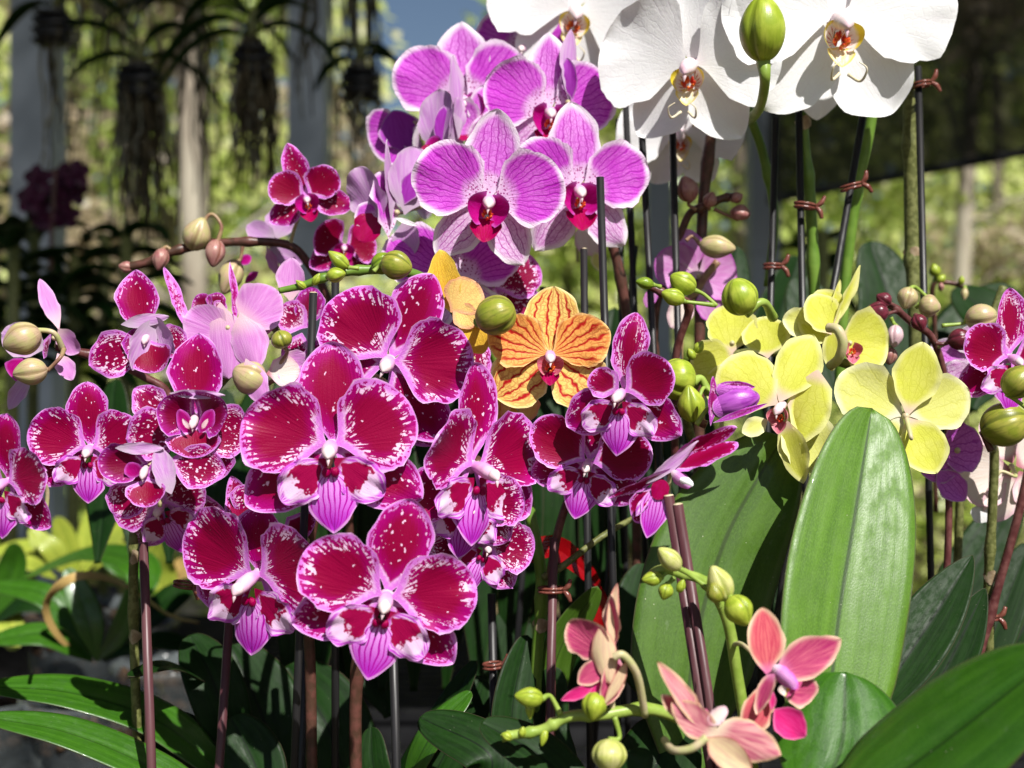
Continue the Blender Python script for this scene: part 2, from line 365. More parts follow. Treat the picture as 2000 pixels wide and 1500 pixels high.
petal_shader('peach_petal', lav((.86, .60, .20), (.80, .34, .12), 15, rim=(.85, .42, .24), rw=.12, dots=False, thick=.25, pale=(.9, .68, .22), lo=.5), ((.76, .55, .10), (.74, .50, .08)), rough=.48)
def ybase(fn, base, bw):
    def f2(g, t, v, e, x, y, sd):
        c, h = fn(g, t, v, e, x, y, sd); return g.mix(g.ss(v, bw * .2, bw, 1, 0), c, base), h
    return f2
petal_shader('yellow_petal', ybase(lav((.70, .72, .10), (.58, .58, .06), 12, rim=(.84, .82, .34), rw=.10, dots=False, thick=.28, pale=(.84, .80, .24), lo=.7), (.84, .62, .50), .24), ((.70, .66, .13), (.66, .60, .10), (.8, .7, .5)), rough=.5, trans=.22, bump=.14)
petal_shader('pale_yellow_petal', ybase(lav((.78, .79, .22), (.68, .68, .14), 12, rim=(.88, .87, .48), rw=.12, dots=False, thick=.28, pale=(.87, .86, .38), lo=.7), (.86, .80, .62), .22), ((.72, .70, .2), (.7, .66, .16), (.84, .8, .7)), rough=.5, trans=.22, bump=.14)
petal_shader('white_petal', lav((.90, .90, .91), (.86, .83, .86), 17, rim=(.92, .92, .92), rw=.05, dots=False, thick=.25, pale=(.92, .92, .92), lo=.5), ((.8, .77, .76), (.76, .72, .72)), rough=.45, trans=.14, bump=.16, veins=24)
petal_shader('blush_petal', solid((.85, .76, .70), (.84, .70, .62), 12, edge=(.80, .52, .60), ew=.1, base=(.55, .2, .25), bw=.22), ((.82, .72, .68), (.8, .68, .66)), rough=.5)
petal_shader('coral_petal', solid((.50, .03, .09), (.76, .20, .20), 34, edge=(.86, .66, .44), ew=.07, base=(.75, .2, .42), bw=.25), ((.66, .36, .28), (.60, .26, .24), (.74, .60, .36)), rough=.45)
petal_shader('rosy_petal', solid((.40, .02, .13), (.64, .13, .22), 34, edge=(.84, .58, .42), ew=.065, base=(.72, .22, .45), bw=.3), ((.66, .38, .30), (.60, .28, .26), (.78, .64, .44)), rough=.45)
petal_shader('cream_back', solid((.76, .60, .36), (.68, .46, .32), 10, edge=(.60, .22, .2), ew=.04), ((.60, .12, .16), (.5, .08, .12)), rough=.45)
petal_shader('pink_cream_back', solid((.70, .34, .33), (.46, .10, .17), 26, edge=(.70, .5, .30), ew=.05, base=(.80, .66, .5), bw=.3), ((.60, .12, .16), (.5, .08, .12)), rough=.45)
petal_shader('hot_pink_lip', solid((.62, .01, .16), (.70, .04, .24), 14, edge=(.75, .16, .36), ew=.04), rough=.35)
petal_shader('lilac_back', solid((.66, .30, .64), (.58, .20, .56), 16, edge=(.72, .42, .70), ew=.06, base=(.78, .52, .60), bw=.5), ((.40, .0, .2), (.36, 0, .12)), rough=.45)
petal_shader('dusty_back', solid((.56, .34, .58), (.50, .22, .54), 14, edge=(.56, .40, .56), ew=.06, base=(.5, .38, .5), bw=.5), ((.36, .02, .30), (.3, 0, .2)), rough=.5)
petal_shader('purple_inside', solid((.30, .02, .34), (.36, .04, .42), 16, edge=(.5, .3, .5), ew=.03), ((.50, .28, .50), (.45, .22, .46)), rough=.5)
petal_shader('pink_mauve', solid((.55, .20, .50), (.62, .30, .58), 8, edge=(.58, .12, .55), ew=.05, base=(.70, .5, .6), bw=.3), ((.55, .2, .5), (.6, .3, .56)), rough=.45)
petal_shader('violet_bud', lav((.50, .12, .54), (.26, .01, .30), 12, rim=(.5, .3, .5), rw=.03, dots=False, thick=.4, pale=(.55, .16, .6), lo=.8), VB, rough=.4)
def yellip(g, t, v, e, x, y, sd):
    n = g.noise(g.comb(g.m('MULTIPLY', x, 14), g.m('MULTIPLY', y, 14), sd), 1, 2)
    c = g.mix(g.ss(g.m('ADD', v, g.m('MULTIPLY', n, .3)), .62, .86), (.88, .84, .78), (.84, .68, .05))
    s_ = g.m('MULTIPLY', g.ss(g.m('SINE', g.m('MULTIPLY', t, 26)), .5, .9), g.ss(v, .25, .5, 1, 0))
    return g.mix(s_, c, (.5, .05, .03)), None
petal_shader('yellow_ear', yellip, rough=.3, trans=.15)
petal_shader('white_lip', solid((.84, .82, .74), (.84, .68, .30), 6, edge=(.84, .66, .1), ew=.03), rough=.3)
petal_shader('red_ear', solid((.55, .08, .14), (.62, .2, .28), 12, edge=(.75, .35, .35), ew=.03), rough=.35)
def simple(name, c1, c2, scale=60, rough=.5, spec=.4, bump=.2, coat=0, trans=0, det=3, lo=.35, hi=.65, sx=1, metal=0):
    m = mat(name); g = G(m); o = g.obj(); mp = g.n('ShaderNodeMapping'); g.put(mp.inputs[0], o); mp.inputs[3].default_value = (1, 1, sx)
    n = g.noise(mp.outputs[0], scale, det)
    col = g.mix(g.ss(n, lo, hi), c1, c2); g.out(g.bsdf(col, rough, spec, trans, col, g.bump(n, bump, .002), coat=coat, metal=metal)); MATS[name] = m; return m
simple('column_pink', (.78, .48, .66), (.66, .28, .58), 120, .3, .5)
simple('column_white', (.80, .66, .66), (.78, .52, .60), 120, .3, .5)
simple('callus_orange', (.80, .20, .03), (.55, .03, .02), 500, .35, .5, lo=.45, hi=.55)
simple('stem_green', (.10, .20, .02), (.15, .26, .035), 90, .42, .5)
simple('stem_olive', (.10, .11, .03), (.17, .18, .06), 300, .5, .4, lo=.45, hi=.55)
simple('stem_dark', (.065, .032, .02), (.12, .045, .035), 200, .4, .5)
simple('stem_maroon', (.085, .022, .022), (.15, .055, .05), 200, .38, .5)
simple('pedicel_pale', (.48, .50, .20), (.58, .48, .30), 120, .4, .5, trans=.1)
simple('pedicel_green', (.24, .36, .05), (.34, .46, .09), 120, .4, .5, trans=.1)
simple('pedicel_brown', (.34, .24, .12), (.24, .12, .08), 160, .4, .5)
simple('sheath_tan', (.42, .33, .22), (.28, .2, .12), 300, .6, .3)
simple('stake_black', (.006, .006, .007), (.018, .017, .018), 260, .42, .5, sx=.05)
simple('stake_maroon', (.075, .025, .030), (.11, .045, .05), 200, .4, .4, sx=.1)
simple('stake_cut', (.7, .62, .42), (.5, .42, .25), 400, .8, .2)
simple('clip_brown', (.14, .035, .025), (.20, .07, .05), 300, .25, .6)
simple('pot_black', (.012, .012, .013), (.025, .025, .026), 60, .45, .5)
simple('tray_black', (.012, .012, .014), (.030, .032, .036), 30, .5, .35)
simple('bark_mix', (.02, .013, .008), (.07, .042, .025), 90, .9, .2, 1.0)
simple('root_grey', (.16, .16, .11), (.27, .26, .2), 60, .8, .2)
simple('root_brown', (.035, .030, .018), (.10, .08, .045), 60, .8, .2)
simple('gray_paint', (.26, .31, .37), (.42, .46, .51), 3, .6, .3, .1, sx=.2)
simple('bark', (.10, .08, .06), (.28, .24, .19), 9, .9, .2, 1.0, sx=.3)
simple('pale_bark', (.26, .22, .17), (.42, .38, .30), 9, .9, .2, 1.0, sx=.3)
simple('soil', (.05, .04, .025), (.14, .11, .06), 3, .95, .1)
simple('bench_black', (.006, .006, .007), (.012, .012, .013), 30, .8, .1)
simple('red_foil', (.30, .002, .005), (.16, .001, .003), 40, .2, .7, .8)
simple('deep_petal', (.030, .002, .014), (.055, .004, .03), 60, .5, .3)
def budmat(name, a, b, seam, rough=.32):
    m = mat(name); g = G(m); u, v, gr, _ = g.attr('pa'); x, y, z, pb = g.attr('pb')
    st = g.noise(g.comb(g.m('MULTIPLY', u, 40), g.m('MULTIPLY', v, 2.5), z), 1, 2); big = g.noise(pb, 1.8, 2)
    c = g.mix(g.ss(big, .35, .68), a, b); c = g.mix(g.m('MULTIPLY', g.ss(st, .48, .7), .5), c, seam); c = g.mix(g.ss(gr, .25, .8, 0, .9), c, seam); c = g.mix(g.m('MULTIPLY', g.ss(g.noise(pb, 6, 4, .7), .58, .7), .35), c, tuple(k * .6 for k in seam))
    fine = g.noise(pb, 30, 2)
    g.out(g.bsdf(c, rough, .5, .08, c, g.bump(g.m('ADD', st, g.m('MULTIPLY', fine, .4)), .25, .0006))); MATS[name] = m
budmat('bud_lime', (.30, .40, .03), (.44, .52, .06), (.20, .26, .02)); budmat('bud_green', (.17, .28, .02), (.26, .36, .03), (.09, .16, .01), .22)
budmat('bud_olive', (.26, .30, .03), (.36, .34, .06), (.13, .15, .02)); budmat('bud_cream', (.50, .46, .20), (.56, .40, .26), (.34, .24, .12))
budmat('bud_pink', (.44, .24, .20), (.36, .14, .14), (.24, .09, .06)); budmat('bud_maroon', (.12, .018, .03), (.19, .03, .05), (.06, .01, .015), .25)
budmat('bud_violet', (.46, .10, .52), (.34, .04, .42), (.16, .005, .2)); budmat('bud_pale_lime', (.52, .56, .14), (.60, .58, .24), (.34, .38, .08)); budmat('bud_blush', (.72, .55, .56), (.66, .42, .50), (.5, .3, .35))
def leafmat(name, c1, c2, mid, rough=.33, stripe=.35, bumpk=.16, coat=.12, dusty=.2, spec=.5):
    m = mat(name); g = G(m); u, v, e, _ = g.attr('pa'); x, y, sd, pb = g.attr('pb')
    cells = g.noise(g.comb(g.m('MULTIPLY', x, 110), g.m('MULTIPLY', y, 55), sd), 1, 2)
    long = g.noise(g.comb(g.m('MULTIPLY', u, 7), g.m('MULTIPLY', v, 2.4), sd), 1, 4); blot = g.noise(g.comb(g.m('MULTIPLY', x, 4), g.m('MULTIPLY', y, 4), sd), 1, 4)
    c = g.mix(g.ss(long, .3, .7), c1, c2); c = g.mix(g.m('MULTIPLY', g.ss(cells, .4, .65), stripe), c, tuple(min(1, k * 1.35) for k in c2))
    c = g.mix(g.m('MULTIPLY', g.ss(blot, .45, .7), .3), c, c1)
    c = g.mix(g.ss(g.m('ABSOLUTE', u), .012, .05, .85, 0), c, mid); c = g.mix(g.ss(e, .005, .03, .6, 0), c, (.08, .05, .04))
    # dust and dried water marks
    dust = g.noise(g.comb(g.m('MULTIPLY', x, 9), g.m('MULTIPLY', y, 5), g.m('ADD', sd, 4)), 1, 5, .7)
    dz = g.ss(dust, .64, .78, 0, dusty); c = g.mix(dz, c, (.34, .38, .30)); rg = g.m('ADD', rough, g.m('MULTIPLY', g.ss(dust, .4, .7), .25))
    sp = g.vor(g.comb(g.m('MULTIPLY', x, 13), g.m('MULTIPLY', y, 13), sd), 1); sn = g.noise(g.comb(g.m('MULTIPLY', x, 3), g.m('MULTIPLY', y, 3), g.m('ADD', sd, 8)), 1, 1)
    c = g.mix(g.m('MULTIPLY', g.ss(sp, .03, .06, 1, 0), g.ss(sn, .52, .6)), c, (.5, .5, .36))
    hh = g.m('ADD', g.m('MULTIPLY', long, 1.0), g.m('MULTIPLY', cells, .3))
    g.out(g.bsdf(c, rg, spec, .10, g.mix(.5, c, (.25, .4, .02)), g.bump(hh, bumpk, .0012), coat=coat)); MATS[name] = m
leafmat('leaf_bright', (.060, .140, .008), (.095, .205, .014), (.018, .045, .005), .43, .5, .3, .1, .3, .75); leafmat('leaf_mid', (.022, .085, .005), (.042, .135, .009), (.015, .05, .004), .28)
leafmat('leaf_shaded', (.004, .019, .002), (.009, .036, .004), (.002, .008, .002), .45, .2, .10, 0, .04, .22); leafmat('leaf_lime', (.22, .30, .03), (.36, .40, .05), (.14, .2, .02), .4)  # first green is darkened so the shade between stems sits in the colour
leafmat('leaf_gold', (.42, .27, .08), (.52, .36, .13), (.3, .18, .05), .45); leafmat('leaf_moss', (.045, .105, .007), (.070, .150, .013), (.025, .05, .006), .42)
# clear plastic
m = mat('clear_plastic'); g = G(m); n = g.noise(g.obj(), 60, 3)
p = g.bsdf((.22, .25, .26), .12, .6, trn=0); tr = g.n('ShaderNodeBsdfTransparent'); mx = g.n('ShaderNodeMixShader'); g.put(mx.inputs[0], g.ss(n, .3, .8, .16, .34))
g.t.links.new(tr.outputs[0], mx.inputs[1]); g.t.links.new(p, mx.inputs[2]); g.out(mx.outputs[0]); MATS['clear_plastic'] = m
# shade cloth: a porous weave
m = mat('shade_cloth'); g = G(m); o = g.obj(); n = g.noise(o, 14, 3)
p = g.bsdf(g.mix(n, (.012, .014, .010), (.03, .032, .024)), .85, .2); tr = g.n('ShaderNodeBsdfTransparent'); mx = g.n('ShaderNodeMixShader'); g.put(mx.inputs[0], g.ss(n, .3, .7, .90, .97))
g.t.links.new(tr.outputs[0], mx.inputs[1]); g.t.links.new(p, mx.inputs[2]); g.out(mx.outputs[0]); MATS['shade_cloth'] = m
# foliage beyond the greenhouse: colour varies leaf by leaf (pb.x), pale end painted as sunlit highlights
def foliage(name, cols, trans=.42, rough=.45):
    m = mat(name); g = G(m); a, b, c_, _ = g.attr('pb')
    r = g.n('ShaderNodeValToRGB'); g.put(r.inputs[0], a); cr = r.color_ramp
    while len(cr.elements) < len(cols): cr.elements.new(.5)
    for i, c in enumerate(cols): cr.elements[i].position = i / (len(cols) - 1); cr.elements[i].color = (*c, 1)
    g.out(g.bsdf(r.outputs[0], rough - .12, .6, trans, r.outputs[0])); MATS[name] = m
foliage('woodland_leaf', [(.05, .11, .012), (.15, .25, .03), (.40, .52, .09), (.70, .74, .28), (.76, .70, .50)])
foliage('dry_leaf', [(.12, .17, .03), (.28, .26, .11), (.42, .34, .22), (.55, .46, .36)])
foliage('moss', [(.10, .12, .06), (.18, .20, .11), (.26, .27, .18)], .2, .8)
foliage('vanda_leaf', [(.012, .03, .008), (.03, .06, .012), (.05, .10, .02)], .15, .35)
# ------------------------------------------------------------------ flower builders
M = MATS
KIND = {
 'M': dict(pet=(66, 1.0, 1.06, 'petal'), dor=(0, 1.14, .76, 'dorsal'), sep=(121, 1.12, .72, 'sepal'), pm='magenta_petal', dm='magenta_dorsal', sm='magenta_sepal', lip='wide', col='column_pink', cup=.10, ruf=.022),
 'S': dict(pet=(68, 1.0, 1.04, 'petal'), dor=(0, 1.1, .8, 'dorsal'), sep=(120, 1.08, .74, 'sepal'), pm='magenta_spotted', dm='magenta_spotted', sm='magenta_spotted', lip='wide', col='column_pink', cup=.08, ruf=.02),
 'D': dict(pet=(66, 1.0, .98, 'petal'), dor=(0, 1.2, .66, 'sepal'), sep=(125, 1.05, .7, 'sepal'), pm='deep_magenta', dm='magenta_sepal', sm='magenta_sepal', lip='crimson', col='column_pink', cup=.12, ruf=.015),
 'L': dict(pet=(64, 1.06, 1.10, 'petal'), dor=(0, 1.22, .76, 'sepal'), sep=(142, 1.0, .62, 'sepal'), pm='lavender_petal', dm='lavender_sepal', sm='lavender_spotted_sepal', lip='crimson', col='column_pink', cup=.08, ruf=.02),
 'W': dict(pet=(72, 1.0, 1.25, 'petal'), dor=(0, 1.0, .85, 'dorsal'), sep=(146, .92, .66, 'sepal'), pm='white_petal', dm='white_petal', sm='white_petal', lip='yellow', col='column_white', cup=.07, ruf=.02),
 'O': dict(pet=(66, 1.0, .90, 'petalw'), dor=(0, 1.06, .88, 'dorsal'), sep=(128, 1.10, .94, 'dorsal'), pm='orange_petal', dm='orange_sepal', sm='orange_sepal', lip='small', col='column_pink', cup=.06, ruf=.02),
 'Y': dict(pet=(66, 1.0, .9, 'petalw'), dor=(0, 1.0, .78, 'sepal'), sep=(140, 1.0, .66, 'sepal'), pm='yellow_petal', dm='yellow_petal', sm='yellow_petal', lip='red', col='column_white', cup=.08, ruf=.02)}
def tr_frame(c, roll, yaw, pitch):
    Mx = Matrix.Rotation(math.radians(yaw), 3, 'Z') @ Matrix.Rotation(math.radians(pitch), 3, 'X') @ Matrix.Rotation(math.radians(roll), 3, 'Y')
    return Mx
def lipmesh(kind, c, F, R, mb):
    """lip, in the flower's frame F: local x right, y away from the viewer, z up"""
    w_ = lambda x, y, z: Vector(c) + F @ Vector((x * R, y * R, z * R)); d_ = lambda x, y, z: F @ Vector((x, y, z))
    if kind == 'wide':
        for s in (-1, 1):
            blade(mb, M['lip_blotched'], w_(s * .03, -.10, -.12), d_(s * .76, -.10, -.64), d_(s * .12, -1, -.22), .70 * R, .50 * R, 'dorsal', cup=.03, bend=-.2, ruf=.06, R=R, nv=20, rf=7, skew=.0)
        blade(mb, M['lip_tongue'], w_(0, -.12, -.22), d_(0, -.12, -1), d_(0, -1, -.1), .74 * R, .60 * R, 'tongue', cup=-.16, bend=-.30, ruf=.015, R=R, notch=.10)
        for s in (-1, 1): blob(mb, M['lip_crimson'], w_(s * .05, -.17, -.27), (.045 * R, .05 * R, .06 * R), d_(0, -.3, 1))
    else:
        ear, tip, k = {'crimson': ('lip_crimson_magenta', 'lip_crimson', 1.05), 'yellow': ('yellow_ear', 'white_lip', .62), 'small': ('red_ear', 'lip_crimson', .72), 'red': ('red_ear', 'red_ear', .7), 'hot': ('hot_pink_lip', 'hot_pink_lip', 1.1)}[kind]
        for s in (-1, 1):
            blade(mb, M[ear], w_(s * .04, -.06, -.20), d_(s * .78, -.46, .26), d_(-s * .45, -.85, .2), .44 * k * R, .46 * k * R, 'ear', cup=.28, bend=.95, R=R, nv=15, nu=13)
        blade(mb, M[tip], w_(0, -.10, -.24), d_(0, -.62, -.80), d_(0, -.8, .62), .42 * k * R, .42 * k * R, 'tongue' if kind != 'crimson' else 'leafp', cup=.25, bend=.15, R=R)
        for i in range(7):
            a = i * 2.4; blob(mb, M['callus_orange'], w_(.055 * math.cos(a), -.16 - .02 * (i % 3), -.20 + .05 * math.sin(a)), (.022 * R, .022 * R, .055 * R), d_(.3 * math.cos(a), -.6, .5 + .3 * math.sin(a)), nu=8, nv=6)
        if kind == 'yellow':
            for s in (-1, 1): tube(mb, M['white_lip'], [w_(s * .04, -.34, -.50), w_(s * .13, -.42, -.56), w_(s * .15, -.50, -.46), w_(s * .08, -.48, -.40)], [.018 * R, .004 * R], 6, 6)
def columnmesh(c, F, R, mname, mb, k=1.0):
    w_ = lambda x, y, z: Vector(c) + F @ Vector((x * R, y * R, z * R))
    m = M[mname]
    tube(mb, m, [w_(0, .04, .02), w_(0, -.10 * k, .0), w_(0, -.20 * k, -.03), w_(0, -.27 * k, -.07)], [.05 * R, .085 * R, .09 * R, .06 * R], 14, 6)
    blob(mb, M['column_white'], w_(0, -.27 * k, -.05), (.075 * R, .075 * R, .085 * R), F @ Vector((0, -.8, -.5)), tip=.4)
    blob(mb, M['column_white'], w_(0, -.31 * k, -.13), (.022 * R, .022 * R, .05 * R), F @ Vector((0, -.3, -1)), tip=.7, nu=8, nv=6)
STEMS = {}
def pedicel(mb, plant, c, back, R, m='pedicel_pale', rad=.030):
    pts = STEMS.get(plant.name, []); c = Vector(c); b = Vector(back)
    r = min(.0016, max(.0011, rad * R))
    best = None
    if pts: best = min(pts, key=lambda p: (p - (c + b * .5 * R)).length)
    if best is not None and (best - c).length < 3.2 * R:
        q = c + b * .45 * R; tube(mb, M[m], [c + b * .02 * R, q, best.lerp(q, .35) + Vector((0, 0, .15 * R)), best], [r * 1.15, r * .85, r * .9, r * 1.2], 8, 7)
    else:
        q = c + b * .5 * R; tube(mb, M[m], [c + b * .02 * R, q, q + b * .3 * R + Vector((0, .1 * R, -.3 * R)), q + Vector((0, .5 * R, -1.0 * R))], [r * 1.15, r * .85, r, r], 8, 7)
def flower(plant, kind, px, py, d, Rpx, roll=0, yaw=0, pitch=8, skip=(), ov=None, label=None, ped='pedicel_pale', **kw):
    K = dict(KIND[kind]); K.update(ov or {}); R = Rpx * sc(d); c = P(px, py, d); F = tr_frame(c, roll, yaw, pitch)
    jr = random.Random(int(px * 7 + py * 13)); j = lambda a: jr.uniform(-a, a)
    back = F @ Vector((0, 1, 0))
    mb = MB(); blob(mb, M[K['col']], c + back * .05 * R, (.09 * R, .09 * R, .07 * R), back, nu=12, nv=8); pedicel(mb, plant, c + back * .08 * R, back, R, ped)
    fo = link('flower', mb, plant, c, label=label)
    def pt(name, ang, L, W, prof_, mname, off, cup, bend, ruf, theta, skew=0):
        a = math.radians(ang); ax = F @ Vector((math.sin(a), -.02, math.cos(a))); nn = F @ Vector((0, -1, 0))
        b = MB(); blade(b, M[mname], c + F @ Vector((0, off * R, 0)) + ax * .03 * R, ax, nn, L * R, W * R, prof_, cup=cup, bend=bend, ruf=ruf, R=R, theta=theta, skew=skew, nu=23 if theta else 17, nv=27 if theta else 23, notch=0, wav=.022)
        link(name, b, fo, c)
    a, L, W, pf = K['dor']
    if 'dor' not in skip: pt('sepal', a + j(4), L, W, pf, K['dm'], .03, K.get('dcup', .10), K.get('dbend', -.12 + j(.12)), .012, False)
    a, L, W, pf = K['sep']
    for s, nm in ((-1, 'ls'), (1, 'rs')):
        if nm not in skip: pt('sepal', s * (a + j(4)), L * (1 + j(.04)), W, pf, K['sm'], .03, .08, K.get('sbend', -.15 + j(.15)), .015, False)
    a, L, W, pf = K['pet']; W = W * (1 + j(.06))
    for s, nm in ((-1, 'lp'), (1, 'rp')):
        if nm not in skip: pt('petal', s * (a + K.get('da' + nm, 0) + j(5)), L * (1 + j(.05)) * K.get('k' + nm, 1), W * K.get('w' + nm, 1), pf, K['pm'], -.035, K['cup'] * (1 + j(.3)), K.get('pbend', .10 + j(.35)) + K.get('b' + nm, 0), K['ruf'] * (1 + j(.5)), True, skew=s * .03 + j(.05))
    if 'lip' not in skip: b = MB(); lipmesh(K['lip'], c, F, R, b); link('lip', b, fo, c)
    if 'col' not in skip: b = MB(); columnmesh(c, F, R, K['col'], b, K.get('ck', 1)); link('column', b, fo, c)
    return fo
def cflower(plant, px, py, d, Rpx, parts, lip=None, col=None, label=None, ped='pedicel_pale', backdir=(0, 1, .1), frame=(0, 0, 0)):
    """a flower seen side-on, half closed or from behind: every sepal and petal gets its own course in space"""
    R = Rpx * sc(d); c = P(px, py, d); mb = MB(); bk = Vector(backdir).normalized()
    blob(mb, M['pedicel_pale'], c + bk * .04 * R, (.07 * R, .07 * R, .09 * R), bk, nu=10, nv=8); pedicel(mb, plant, c + bk * .08 * R, bk, R, ped)
    fo = link('flower', mb, plant, c, label=label)
    for (name, mname, b0, t0, W, pf, o) in parts:
        db = d + o.get('db', 0) * sc(d); dt = d + o.get('dt', 0) * sc(d); s = sc(d)
        p0 = P(b0[0], b0[1], db); p1 = P(t0[0], t0[1], dt); ax = p1 - p0; L = ax.length; bend = o.get('bend', -.1)
        nn = Vector((o.get('nx', 0), -1, o.get('nz', 0)))
        b = MB(); blade(b, M[mname], p0, ax, nn, L * (1 + bend * bend * .08), W * s, pf, cup=o.get('cup', .1), bend=bend, ruf=o.get('ruf', .02), R=max(R, L * .9), theta=name == 'petal', twist=math.radians(o.get('tw', 0)), skew=o.get('skew', 0), fold=o.get('fold', 0), wav=o.get('wav', .012))
        link(name, b, fo, c)
    F = tr_frame(c, *frame)
    if lip: b = MB(); lipmesh(lip, c, F, R, b); link('lip', b, fo, c)
    if col: b = MB(); columnmesh(c, F, R, col, b); link('column', b, fo, c)
    return fo
def bud(plant, px, py, d, rx, ry, ang, m, att=None, tip=.35, ped='pedicel_green', dz=0, prad=None):
    """bud of half-width rx, half-length ry px whose tip points ang degrees clockwise from up; att = px point(s) back to the stem"""
    s = sc(d); a = math.radians(ang); ax = Vector((math.sin(a), -.25 + dz, math.cos(a))).normalized(); c = P(px, py, d); mb = MB()
    blob(mb, M[m], c, (rx * s, rx * s, ry * s), ax, seams=3, tip=tip, nu=36, nv=22); bo = link('bud', mb, plant, c)
    if att:
        b = MB(); r = prad or max(.0010, min(.0016, rx * s * .13)); pp = [c - ax * ry * s * .9] + [P(q[0], q[1], d + (q[2] if len(q) > 2 else .004)) for q in att]
        tube(b, M[ped], pp, [r * 1.5, r, r, r * 1.3], 9, 8); link('pedicel', b, bo, c)
    return bo
def stem(plant, pts, rad, m, nodes=None, name='stem', sheaths=()):
    pp = [P(*p) for p in pts]; mb = MB(); path = catmull(pp, 10)
    tube(mb, M[m], path, rad, 12, rawpts=True, nodes=nodes); o = link(name, mb, plant)
    STEMS.setdefault(plant.name, []).extend(path)
    for f in sheaths:
        i = int(f * (len(path) - 1)); t = (path[min(i + 1, len(path) - 1)] - path[max(i - 1, 0)]).normalized(); rr = rad if not hasattr(rad, '__len__') else rad[0]
        b = MB(); blade(b, M['sheath_tan'], path[i] + Vector((0, -rr * 1.1, -.002)), t + Vector((.15, -.1, 0)), (0, -1, 0), .009, rr * 3.0, 'leafp', cup=-.5, nu=9, nv=9); link('node_sheath', b, o, path[i])
    return o
def leaf(plant, pts, wpx, nrm, m='leaf_mid', kind='leaf', name='leaf', **k):
    pp = [P(*p) for p in pts]; dm = sum(p[2] for p in pts) / len(pts); mb = MB()
    leafmesh(mb, M[m], pp, wpx * sc(dm), nrm, kind, **k); return link(name, mb, plant)
def plant(px, d, label, cat='orchid', group=None, z=.80, name='orchid_plant'):
    x = (px - 1000) / 1000 * T * d
    return empty(name, (x, d, z + .12), label, cat, group)
def pot(px, d, label, r=.058, h=.115, m='pot_black', z=.80, grp=None, fill='bark_mix'):
    x = (px - 1000) / 1000 * T * d; c = Vector((x, d, z)); e = empty('plant_pot', c, label, 'plant pot', grp)
    prof_ = [(.0, .0), (.76, .0), (.78, .02), (.97, .93), (1.05, .94), (1.05, 1.0), (.96, 1.0), (.93, .9), (.74, .04), (0, .04)]
    mb = MB(); ns = 40; V = []; 
    for (a, b) in prof_:
        for k in range(ns): t = 2 * math.pi * k / ns; V.append((x + math.cos(t) * a * r, d + math.sin(t) * a * r, z + b * h))
    F = [(i * ns + k, i * ns + (k + 1) % ns, (i + 1) * ns + (k + 1) % ns, (i + 1) * ns + k) for i in range(len(prof_) - 1) for k in range(ns)]
    mb.add(V, F, M[m]); link('pot_body', mb, e)
    mb = MB(); rr = random.Random(int(px)); 
    for i in range(90):
        a = rr.random() * 6.28; q = r * .84 * math.sqrt(rr.random()); blob(mb, M[fill], (x + math.cos(a) * q, d + math.sin(a) * q, z + h * (.62 + .25 * rr.random())), (.010, .006, .008), (rr.random() - .5, rr.random() - .5, rr.random()), nu=7, nv=5)
    link('potting_bark', mb, e, kind='stuff'); return e
def stake(x0, y0, x1, y1, d0, d1=None, label='', r=.0021, m='stake_black', cut=None, group='black stakes among the flower stems'):
    d1 = d1 or d0; a = P(x0, y0, d0); b = P(x1, y1, d1); v = (b - a); 
    # run down to the bench
    if b.z > .86: b = b + v.normalized() * min(.5, (b.z - .86) / max(.3, -v.normalized().z))
    mb = MB(); tube(mb, M[m], [b, a], r, 12, 2); o = link('stake', mb, None, b, label=label, cat='plant stake', group=group)
    if cut: mb = MB(); blob(mb, M['stake_cut'], a, (r * .95, r * .95, .0006), (a - b)); link('cut_end', mb, o, b)
    return o
def clip(px, py, d, label, w_=14, ang=0):
    """small brown spring clip: two loops and a pair of jaws"""
    s = sc(d); c = P(px, py, d); mb = MB(); a = math.radians(ang); q = Matrix.Rotation(-a, 3, 'Y')
    for dz in (-2.5, 2.5):
        ring = [c + q @ Vector((math.cos(t) * w_ * s, -math.sin(t) * .0045, dz * s * 1.4)) for t in np.linspace(0, 2 * math.pi, 17)]
        tube(mb, M['clip_brown'], ring, .0008, 8, rawpts=True)
    o = link('stem_clip', mb, None, c, label=label, cat='plant clip', group='brown clips holding stems to stakes')
    mb = MB()
    for sg in (-1, 1):
        tube(mb, M['clip_brown'], [c + q @ Vector((w_ * s, -.002, 0)), c + q @ Vector(((w_ + 9) * s, -.003, sg * 9 * s)), c + q @ Vector(((w_ + 14) * s, -.003, sg * 22 * s))], [.0012, .0016, .0010], 8, 4)
    link('clip_jaw', mb, o); return o
# ------------------------------------------------------------------ the setting
mb = MB(); n = 60; xs = np.linspace(-60, 60, n); ys = np.linspace(-10, 110, n)
X, Y = np.meshgrid(xs, ys); Z = .10 * np.sin(X * .3) * np.cos(Y * .21) * (Y > 5) 
mb.add(np.stack([X, Y, Z], 2).reshape(-1, 3), grid_faces(n, n), M['soil']); link('ground', mb, kind='structure')
